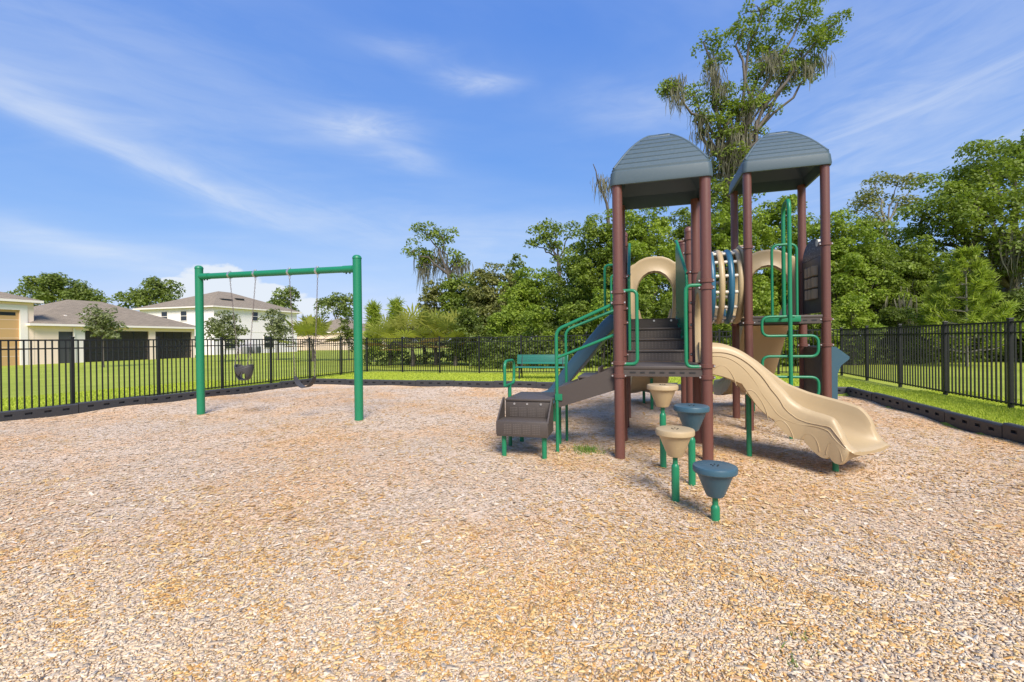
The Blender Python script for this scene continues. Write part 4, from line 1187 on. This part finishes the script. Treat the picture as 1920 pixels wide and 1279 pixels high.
# -- wall of trees behind the towers
for i, (px, Y, ty, hf, pal, lab) in enumerate([
        (1125, 25.5, 395, 72, 'oak', 'rounded green tree left of the near tower, where the tree line steps down'),
        (1205, 24.0, 366, 80, 'bright', 'bright green tree seen through the near tower under its roof'),
        (1300, 25.5, 362, 76, 'oak', 'green tree directly behind the brown posts between the towers'),
        (1385, 23.5, 365, 68, 'bright', 'light green tree behind the left posts of the far tower'),
        (1465, 25.0, 362, 78, 'bright', 'green tree seen through the far tower under its roof'),
        (1565, 23.0, 398, 88, 'bright', 'broad yellow-green tree just right of the far tower'),
        (1625, 24.5, 402, 62, 'oak', 'green tree two crowns right of the far tower, before the pale sparse tree'),
        (1690, 27.5, 425, 66, 'oak', 'green tree behind the trunk of the pale sparse tree'),
        (1085, 28.0, 462, 62, 'oak', 'mid-sized tree two crowns left of the near tower'),
        (1000, 31.0, 502, 64, 'bright', 'lower tree above the bench, in front of the tall open crown'),
        (925, 35.0, 495, 60, 'olive', 'olive tree right of the leaning moss-hung oak'),
        (870, 37.0, 515, 52, 'oak', 'green tree below the leaning moss-hung oak'),
        (815, 38.0, 520, 32, 'olive', 'narrow olive tree at the left end of the wood')]):
    bushy('tree', lab, px, Y, ty, hf, pal, 20 + i, G1, n=7)
# open-crowned trees on the skyline
Yk = 38
lean_l = [lob(800, 440, Yk, 26, 16), lob(830, 445, Yk, 20, 18), lob(775, 470, Yk - .5, 18, 16), lob(810, 478, Yk + .4, 26, 18), lob(850, 480, Yk, 18, 14), lob(868, 490, Yk, 16, 13), lob(795, 495, Yk, 16, 10)]
p_ = at(862, 600, Yk); f_ = at(842, 515, Yk)
tree('oak_tree', 'leaning open oak trailing grey moss at the left end of the wood', (p_.x, Yk), lean_l, .30, .20, .55, 6.0, 3.0, 'oak', 41, G1, lean=(f_.x, Yk, f_.z), moss=9, moss_l=1.9, twigs=4)
Yk = 40
mid_l = [lob(1010, 437, Yk, 22, 12), lob(1040, 432, Yk, 26, 14), lob(1065, 445, Yk, 20, 12), lob(1035, 458, Yk, 28, 15), lob(1005, 460, Yk, 16, 10), lob(1075, 466, Yk, 12, 8)]
p_ = at(1052, 600, Yk); f_ = at(1048, 490, Yk)
tree('oak_tree', 'open-crowned oak on the skyline above the bench', (p_.x, Yk), mid_l, .28, .21, .6, 7.0, 3.0, 'oak', 42, G1, lean=(f_.x, Yk, f_.z), twigs=4)
bushy('tree', 'small dark tree left of the open-crowned skyline oak', 972, 36, 472, 34, 'fardark', 43, G1, n=6)
# pale sparse tree right of the far tower
Yk = 33
pale = [lob(1640, 345, Yk, 26, 14), lob(1680, 350, Yk, 26, 14), lob(1715, 345, Yk, 24, 10), lob(1655, 375, Yk, 26, 18), lob(1620, 385, Yk, 26, 22), lob(1690, 385, Yk, 22, 12), lob(1640, 415, Yk, 26, 16)]
p_ = at(1660, 600, Yk); f_ = at(1660, 425, Yk)
tree('sparse_tree', 'sparse tree with pale grey limbs between the far tower and the big oak', (p_.x, Yk), pale, .19, .17, .6, 5.5, 3.0, 'olive', 44, G1, bark='palebark', lean=(f_.x, Yk, f_.z), twigs=6)
# right: big spreading oak and the understorey
Yo = 25
ol = [lob(1790, 360, Yo, 60, 34), lob(1850, 320, Yo, 66, 42), lob(1910, 300, Yo + 1, 60, 40), lob(1970, 290, Yo + 1, 70, 50), lob(1760, 410, Yo - 1, 44, 32), lob(1830, 400, Yo - 1.5, 66, 36), lob(1900, 385, Yo - 1.5, 66, 40), lob(1980, 380, Yo - 1, 70, 50),
      lob(1860, 450, Yo - 1, 60, 30), lob(1930, 450, Yo - 2, 60, 36), lob(1780, 455, Yo, 44, 26), lob(2040, 340, Yo, 80, 70), lob(2010, 450, Yo, 70, 40), lob(1840, 350, Yo + 3, 70, 40), lob(1735, 400, Yo, 34, 26), lob(1745, 445, Yo + .5, 40, 26), lob(1800, 490, Yo, 50, 24), lob(1900, 500, Yo - 1, 60, 26)]
p_ = at(1910, 640, Yo + 1)
tree('oak_tree', 'large spreading dark oak filling the right edge above the lawn', (p_.x, Yo + 1), ol, .50, .15, .62, 6.5, 3.2, 'oak', 45, G1, moss=12, moss_l=1.8, twigs=3)
for i, (px, Y, ty, hf, pal, lab, ms) in enumerate([
        (1640, 22.5, 440, 56, 'oak', 'moss-draped green tree left of the young pine', 10),
        (1715, 23.5, 440, 58, 'oak', 'mid green tree behind the young pine, under the pale one', 8),
        (1760, 26.5, 520, 60, 'dark', 'dark understorey tree directly behind the young pine', 0),
        (1880, 22.5, 545, 62, 'dark', 'dark low tree right of the young pine under the big oak', 0),
        (1980, 20.0, 540, 70, 'dark', 'dark low tree at the right edge of the view', 0),
        (1850, 30.0, 500, 90, 'dark', 'far dark tree closing the gap under the big oak', 0)]):
    bushy('tree', lab, px, Y, ty, hf, pal, 60 + i, G1, n=7, moss=ms)
# shrubs along the far fence
for i, (px, Y, ty, hf, pal, lab) in enumerate([
        (880, 24.5, 578, 40, 'dark', 'dark round shrub beside the palmettos behind the far fence'),
        (940, 24.5, 585, 40, 'bright', 'light green shrub left of the bench behind the far fence'),
        (960, 25.5, 560, 30, 'bright', 'pointed light green shrub above the left end of the bench'),
        (1010, 23.5, 575, 42, 'bright', 'bright shrub above the bench behind the far fence'),
        (1075, 22.5, 560, 46, 'oak', 'green shrub behind the entry hand rail'),
        (1130, 21.8, 545, 46, 'bright', 'bright shrub behind the blue slide'),
        (1200, 21.0, 545, 50, 'oak', 'green shrub seen through the near arch panel'),
        (1270, 20.6, 560, 46, 'dark', 'dark shrub behind the stairs of the play structure'),
        (1345, 20.2, 550, 46, 'oak', 'green shrub seen below the crawl tunnel'),
        (1430, 19.8, 545, 52, 'bright', 'bright shrub seen through the far arch panel'),
        (1520, 19.6, 550, 50, 'oak', 'green shrub behind the serpentine climber'),
        (1600, 20.0, 540, 46, 'bright', 'bright shrub behind the corner of the back and right fences'),
        (1680, 20.5, 575, 46, 'dark', 'dark shrub left of the young pine behind the right fence'),
        (1745, 21.5, 585, 40, 'dark', 'dark shrub below the moss behind the right fence'),
        (1830, 21.8, 600, 46, 'oak', 'low shrub behind the young pine'),
        (1905, 21.5, 590, 46, 'dark', 'low shrub right of the young pine')]):
    bushy('shrub', lab, px, Y, ty, hf, pal, 90 + i, 'shrubs behind the fences', n=5, low=-.08, cat='shrub', dens=8.0)

# young pine
def pine(px, Y, topy, half, label, seed, levels=8, boty=None, name='pine_tree', group='pines', nd=46):
    rng = np.random.default_rng(seed); top = at(px, topy, Y); x0 = top.x; H = top.z; hw = half * Y / F
    root = empty(name, (x0, Y, 0)); tag(root, label, 'tree', group)
    m = MB(); m.tube([(0, 0, -.2), (.02, 0, H * .5), (0, 0, H * .98)], [H * .012, H * .008, .010], 7); V, Q, C = [], [], []; P = np.array(PAL['pine'])
    def tuft(p, d, L):
        for _ in range(nd):
            v = np.array(d) * .55 + rng.normal(size=3) * .55; v /= np.linalg.norm(v); s = np.cross(v, rng.normal(size=3)); s /= np.linalg.norm(s) + 1e-9
            l = L * (.6 + .5 * rng.random()); w = Y * .0011; o = len(V)
            b = np.array(p) + rng.normal(size=3) * L * .22
            V.extend([b - s * w, b + s * w, b + v * l + s * w * .3, b + v * l - s * w * .3]); Q.append((o, o + 1, o + 2, o + 3)); C.append(P[rng.integers(3)] * (.8 + .4 * rng.random()))
    for k in range(levels):
        f = k / (levels - 1); z = H * (.14 + .80 * f); r = hw * (1.0 - .80 * f ** 1.1); nb = (7 if f < .8 else 5) if nd > 20 else 4
        for j in range(nb):
            a = 2 * math.pi * (j + rng.random() * .7) / nb + k; rr = r * (.7 + .45 * rng.random())
            e = Vector((rr * math.cos(a), rr * math.sin(a), z + rr * .55)); pts = [Vector((0, 0, z)), Vector((e.x * .5, e.y * .5, z + rr * .10)), e]
            m.tube(pts, [.022, .015, .008], 5)
            for t in (.55, .8, .93, 1.0):
                q = Vector((e.x * t, e.y * t, z + rr * .55 * t ** 1.4)); d = Vector((e.x, e.y, rr * .7)).normalized(); tuft(q, d, .27 * Y / 17)
    tuft((0, 0, H * .97), (0, 0, 1), .3)
    m.build('trunk', M['palebark'], root, 60)
    link('needles', mesh_np('needles', np.array(V), np.array(Q), np.array(C)), M['leaf'], root)
pine(1810, 18.5, 470, 74, 'yellow-green young pine standing beyond the right fence', 3)
pine(700, 31, 572, 14, 'slim young pine right of the swing frame, left one of two', 4, 8, nd=16, group='pines')
pine(742, 31, 566, 14, 'slim young pine above the palmettos, right one of two', 6, 8, nd=16, group='pines')

# palmettos
def palm(px, Y, topy, half, label, seed, nf=22, trunk=.6, group='palmettos'):
    rng = np.random.default_rng(seed); top = at(px, topy, Y); H = top.z; hw = half * Y / F
    root = empty('palmetto', (top.x, Y, 0)); tag(root, label, 'palm', group)
    m = MB(); m.tube([(0, 0, -.2), (.05, .02, trunk * .6), (0, 0, trunk)], [.12, .13, .10], 9); m.build('trunk', M['bark'], root, 60)
    V, Q, C = [], [], []; P = np.array(PAL['palm']); st = MB()
    for i in range(nf):
        a = i * 2.4 + rng.random() * .5; f = (i + .5) / nf; elv = R(80 - 78 * f + rng.normal() * 6); L = (.55 + .20 * rng.random()) * min(H, hw * 1.5)
        d = Vector((math.cos(a) * math.cos(elv), math.sin(a) * math.cos(elv), math.sin(elv))); hub = Vector((0, 0, trunk)) + d * L
        st.tube([(0, 0, trunk), Vector((0, 0, trunk)) + d * L * .5 + Vector((0, 0, .05)), hub], .012, 4)
        side = d.cross(Vector((0, 0, 1))).normalized(); upv = side.cross(d).normalized(); fr = .45 * min(H, hw * 1.4) * (.8 + .4 * rng.random()); c = P[rng.integers(3)] * (.85 + .3 * rng.random())
        if f > .80: c = np.array([.24, .16, .08]) * (.8 + .4 * rng.random())
        nl = 13
        for k in range(nl):
            t = R(-115 + 230 * k / (nl - 1)); v = d * math.cos(t) + side * math.sin(t) + upv * .10; v.normalize(); l = fr * (1 - .18 * abs(t) / 2) * (.9 + .2 * rng.random())
            w = v.cross(upv).normalized() * .060 * Y / 25; mid = hub + v * l * .55; tip = hub + v * l + Vector((0, 0, -.14 * l)); o = len(V)
            V.extend([np.array(hub), np.array(mid - w), np.array(tip), np.array(mid + w)]); Q.append((o, o + 1, o + 2, o + 3)); C.append(c * (.9 + .2 * rng.random()))
    fr_ = link('fronds', mesh_np('fronds', np.array(V), np.array(Q), np.array(C)), M['leaf'], root); st.build('stalk', M['leaf'] if False else M['bark'], root, 60)
for i, (px, Y, ty, hf, lab) in enumerate([
        (730, 26.5, 592, 48, 'palmetto at the left end of the far fence'), (772, 25.0, 582, 56, 'palmetto in the middle of the clump by the far fence'), (815, 26.0, 574, 54, 'tallest palmetto behind the far fence'),
        (852, 25.0, 584, 48, 'palmetto beside the dark round shrub'), (795, 28.0, 575, 40, 'rear palmetto of the clump behind the far fence'),
        (585, 33.0, 580, 44, 'yellow-green palmetto seen between the swing chains and the right post')]):
    palm(px, Y, ty, hf, lab, 130 + i, trunk=.9 if i < 5 else 1.1)

# young lawn trees by the houses and trees behind the roofs
GY = 'young trees on the lawn by the houses'
for i, (px, Y, ty, hf, pal, lab, low) in enumerate([
        (193, 28.0, 572, 32, 'grey', 'small thin tree in front of the screened porch', .40), (423, 34.0, 582, 38, 'grey', 'rounded young tree in front of the white house corner', .28),
        (520, 36.0, 578, 28, 'grey', 'young tree under the swing beam beside the palmetto', .25), (652, 34.0, 580, 16, 'dark', 'slim dark young tree beside the right swing post', .12)]):
    bushy('young_tree', lab, px, Y, ty, hf, pal, 150 + i, GY, n=6, low=low, size=.15, pr=.34, dens=5.0, tr=.05, k=3.0)
GB = 'background trees behind the houses'
far = [([lob(60, 548, 60, 30, 12), lob(85, 535, 60, 30, 16), lob(115, 532, 60, 34, 16), lob(145, 548, 60, 34, 14), lob(175, 556, 60, 20, 8), lob(110, 558, 60, 60, 16), lob(60, 565, 60, 34, 12), lob(160, 566, 60, 34, 12)], (110, 60), 'broad oak behind the roof of the single-storey house'),
       ([lob(250, 562, 70, 22, 10), lob(275, 550, 70, 22, 14), lob(300, 538, 70, 26, 16), lob(280, 535, 70, 16, 12), lob(310, 556, 70, 18, 14), lob(275, 570, 70, 44, 14)], (285, 70), 'oak rising between the two house roofs'),
       ([lob(535, 560, 85, 18, 12), lob(545, 550, 85, 10, 10), lob(528, 575, 85, 20, 12), lob(545, 585, 85, 16, 12)], (537, 85), 'small dark tree behind the right slope of the white house'),
       ([lob(620, 568, 88, 20, 12), lob(645, 564, 88, 16, 12), lob(630, 582, 88, 32, 16)], (632, 88), 'round tree far behind, left of the right swing post')]
for i, (lb, (px, Y), lab) in enumerate(far):
    tree('oak_tree', lab, (at(px, 640, Y).x, Y), lb, .3, Y * .0050, .95 * Y / 60, 8.0, 4.5, 'fardark', 170 + i, GB, twigs=2)
# distant wood closing the horizon
rng = np.random.default_rng(77); pfl = []
for a in np.linspace(-75, 75, 150):
    for z, r in ((1.0, 3.0), (2.8, 2.6)):
        d = 135 + rng.normal() * 5; pfl.append((d * math.sin(R(a)), d * math.cos(R(a)), z + rng.random() * (1.0 if a < -10 else 3.5), r * (.8 + .5 * rng.random())))
V, Q, C = leaves(np.array(pfl), 1.0, 5.0, 'fardark', rng)
tag(link('distant_woods', mesh_np('distant_woods', V, Q, C), M['leaf']), 'low band of distant woods along the horizon', 'woods', kind='stuff')
# dark floor of the wood: undergrowth mass behind the fences
pfl = []
for px in range(860, 2060, 14):
    for Y, z in ((25.5, .7), (27.0, 1.6), (29.0, 2.6), (31, 4.0)):
        p = at(px + rng.normal() * 6, 600, Y + rng.normal() * .4 + (3.0 if px > 1640 else 0) + (5 if px < 1000 else 0)); pfl.append((p.x, p.y, z + rng.normal() * .25, .8 + .4 * rng.random()))
for px in range(690, 2060, 9):
    d0 = 23.0 if px < 900 else (21.8 - (px - 900) * .0032 if px < 1560 else 20.2 + (px - 1560) * .004)
    for Y, z, r in ((d0 + .3, .35, .5), (d0 + 1.2, .9, .6)):
        if px < 880 and z > .5: continue
        p = at(px + rng.normal() * 5, 600, Y + rng.normal() * .35 + (3.2 if px < 880 else 0)); pfl.append((p.x, p.y, z + rng.normal() * .12, r * (.8 + .5 * rng.random())))
V, Q, C = leaves(np.array(pfl), .17, 5.0, 'dark', rng)
tag(link('undergrowth', mesh_np('undergrowth', V, Q, C), M['leaf']), 'tangled dark undergrowth filling the wood behind the fences', 'undergrowth', kind='stuff')

# ------------------------------------------------------------------ grass blades
def grass():
    rng = np.random.default_rng(9); P = []
    def scatter(n, f):
        p = f(rng.random(n), rng.random(n)); P.append(p)
    # strip right of the bed, strip beyond the far border, strip left
    scatter(52000, lambda u, v: np.stack([BR_.x + DR.x * 9 * u + NR.x * (.04 + 2.3 * v), BR_.y + DR.y * 9 * u + NR.y * (.04 + 2.3 * v)], 1))
    scatter(50000, lambda u, v: np.stack([BL.x + DF.x * (-3 + 19.5 * u) + NF.x * (.05 + 5.2 * v), BL.y + DF.y * (-3 + 19.5 * u) + NF.y * (.05 + 5.2 * v)], 1))
    scatter(46000, lambda u, v: np.stack([BL.x + DL.x * 8.5 * u + NL.x * (.05 + 5.0 * v), BL.y + DL.y * 8.5 * u + NL.y * (.05 + 5.0 * v)], 1))
    p = np.concatenate(P); N = len(p); z = lawn_z(p[:, 0], p[:, 1])
    h = .022 + .030 * rng.random(N); a = rng.random(N) * 6.283; w = .005 + .005 * rng.random(N) + .0006 * p[:, 1]
    ux, uy = np.cos(a) * w, np.sin(a) * w; lx, ly = rng.normal(size=N) * .018, rng.normal(size=N) * .018
    V = np.stack([np.stack([p[:, 0] - ux, p[:, 1] - uy, z - .005], 1), np.stack([p[:, 0] + ux, p[:, 1] + uy, z - .005], 1), np.stack([p[:, 0] + lx, p[:, 1] + ly, z + h], 1)], 1).reshape(-1, 3)
    C = np.array([.40, .47, .050]) + rng.random((N, 1)) * np.array([.17, .15, .03]); C = C * (.80 + .40 * rng.random((N, 1)))
    me = mesh_np('grass', V, np.arange(N * 3).reshape(-1, 3), C)
    tag(link('grass', me, M['grassblade']), 'short bright grass blades on the strips beside the border', 'grass', kind='stuff')
grass()
def weeds(x, y, n, rx, ry, hh, label, seed):
    rng = np.random.default_rng(seed); N = n
    p = np.stack([x + rng.normal(size=N) * rx, y + rng.normal(size=N) * ry], 1); z = mulch_z(p[:, 0], p[:, 1])
    h = hh * (.4 + .8 * rng.random(N)); a = rng.random(N) * 6.283; w = .003 + .002 * rng.random(N); lx, ly = rng.normal(size=N) * hh * .7, rng.normal(size=N) * hh * .7
    V = np.stack([np.stack([p[:, 0] - np.cos(a) * w, p[:, 1] - np.sin(a) * w, z], 1), np.stack([p[:, 0] + np.cos(a) * w, p[:, 1] + np.sin(a) * w, z], 1), np.stack([p[:, 0] + lx, p[:, 1] + ly, z + h + .012], 1)], 1).reshape(-1, 3)
    C = np.array([.10, .20, .03]) + rng.random((N, 1)) * np.array([.12, .12, .05])
    tag(link('grass_tuft', mesh_np('grass_tuft', V, np.arange(N * 3).reshape(-1, 3), C), M['grassblade']), label, 'grass', 'grass tufts sprouting in the wood chips', 'stuff')
weeds(.96, 5.88, 420, .10, .10, .05, 'green grass tuft in the wood chips right of the entry steps', 1)
weeds(1.30, 2.10, 12, .04, .04, .025, 'small weed in the foreground wood chips, upper one', 2)
weeds(1.19, 1.93, 16, .04, .06, .03, 'small weed in the foreground wood chips at the bottom edge', 3)

# ------------------------------------------------------------------ wood chips
def chips():
    rng = np.random.default_rng(21)
    def field(x, y):
        f = np.sin(x * 1.7 + 1.3 * np.sin(y * 1.1)) + np.sin(y * 2.1 + 1.7 * np.sin(x * .8 + 2)) + .7 * np.sin(x * 4.1 + y * 3.3) + .6 * np.sin(y * 5.3 - x * 2.9 + 1)
        g = np.sin(x * 6.3 + 2 * np.sin(y * 2.7)) * np.sin(y * 7.1 + 2 * np.sin(x * 3.1 + 1)) + .5 * np.sin(x * 11 + y * 9)
        return 1 / (1 + np.exp(-(f * 1.1 + 3.2 * np.maximum(0, g - .35) + .30 * x - .75 + 3.0 * np.exp(-((x + 4.1) ** 2 / 1.6 + (y - 8.4) ** 2 / .8)) + 1.6 * np.exp(-((x - 2.6) ** 2 + (y - 5.4) ** 2) / 1.8) + 1.6 * np.exp(-((x - .9) ** 2 + (y - 6.3) ** 2) / .8))))
    fresh = np.array([(.66, .39, .14), (.69, .45, .18), (.60, .32, .10), (.75, .55, .28), (.65, .46, .23), (.46, .27, .11)])
    old = np.array([(.67, .525, .36), (.70, .56, .40), (.63, .475, .31), (.76, .63, .47), (.58, .445, .305), (.68, .505, .32), (.50, .375, .25)])
    def build(x, y, full, lscale):
        N = len(x); l = np.clip(rng.lognormal(math.log(.0064), .60, N), .0026, .034) * lscale; w = np.minimum(np.maximum(l * (.22 + .28 * rng.random(N)), .0025), .010 * lscale); th = .0010 + .0015 * rng.random(N)
        a = rng.random(N) * 6.283; fd = np.clip((y - 2.5) / 4, 0, 1); ti = rng.normal(size=N) * (.15 - .09 * fd); ro = rng.normal(size=N) * (.19 - .12 * fd)
        t = np.stack([np.cos(a) * np.cos(ti), np.sin(a) * np.cos(ti), np.sin(ti)], 1)
        b = np.stack([-np.sin(a) * np.cos(ro), np.cos(a) * np.cos(ro), np.sin(ro)], 1); n = np.cross(t, b); n /= np.linalg.norm(n, axis=1)[:, None]
        c = np.stack([x, y, heap_z(x, y) + .003 + .007 * rng.random(N)], 1)
        tp = .45 + .5 * rng.random(N)
        L, Wd, T = t * l[:, None], b * w[:, None], n * th[:, None]
        sk = (rng.normal(size=N) * .25)[:, None] * Wd * 2
        top = [c - L - Wd + T + sk, c + L - Wd * tp[:, None] + T, c + L + Wd * tp[:, None] + T + sk, c - L + Wd + T]
        f = field(x, y); pick = rng.random(N) < f * .85 + .10
        C = np.where(pick[:, None], fresh[rng.integers(len(fresh), size=N)], old[rng.integers(len(old), size=N)]) * (.87 + .20 * rng.random((N, 1)))
        if not full:
            return np.stack(top, 1).reshape(-1, 3), np.arange(N * 4).reshape(-1, 4), C
        bot = [p - T * 2.4 for p in top]
        V = np.stack(top + bot, 1).reshape(-1, 3); o = (np.arange(N) * 8)[:, None]
        Q = np.stack([o + np.array(q) for q in ((0, 1, 2, 3), (0, 4, 5, 1), (1, 5, 6, 2), (2, 6, 7, 3), (3, 7, 4, 0))], 1).reshape(-1, 4)
        return V, Q, np.repeat(C, 5, 0)
    parts = []
    n = 1500000; ymin, ymax = 1.2, 14.0
    yy = ymin * (ymax / ymin) ** rng.random(n)                       # log-uniform depth, thinned to the wanted density
    xx = (rng.random(n) * 2 - 1) * (1.18 * yy + .7)
    area = (2 * (1.18 * yy + .7)) * yy * math.log(ymax / ymin) / n   # ground area that one sample stands for
    want = 9600 * np.minimum(1, (2.3 / yy) ** 1.75)
    ok = rng.random(n) < want * area
    dl, df, dr = outside(xx, yy); ok &= (dl < -.05) & (dr < -.05) & (df < -.05)
    xx, yy = xx[ok], yy[ok]
    sc = np.maximum(1, yy / 2.6) ** .42
    full = yy < 2.2 + 1.3 * rng.random(len(yy))
    for sel, fl in ((full, True), (~full, False)): parts.append(build(xx[sel], yy[sel], fl, sc[sel]))
    off = 0; Vs, Qs, Cs = [], [], []
    for V, Q, C in parts: Vs.append(V); Qs.append(Q + off); Cs.append(C); off += len(V)
    me = mesh_np('wood_chips', np.concatenate(Vs), np.concatenate(Qs), np.concatenate(Cs))
    tag(link('wood_chips', me, M['chip']), 'loose tan, grey and orange wood chips covering the ground', 'wood chips', kind='stuff')
chips()
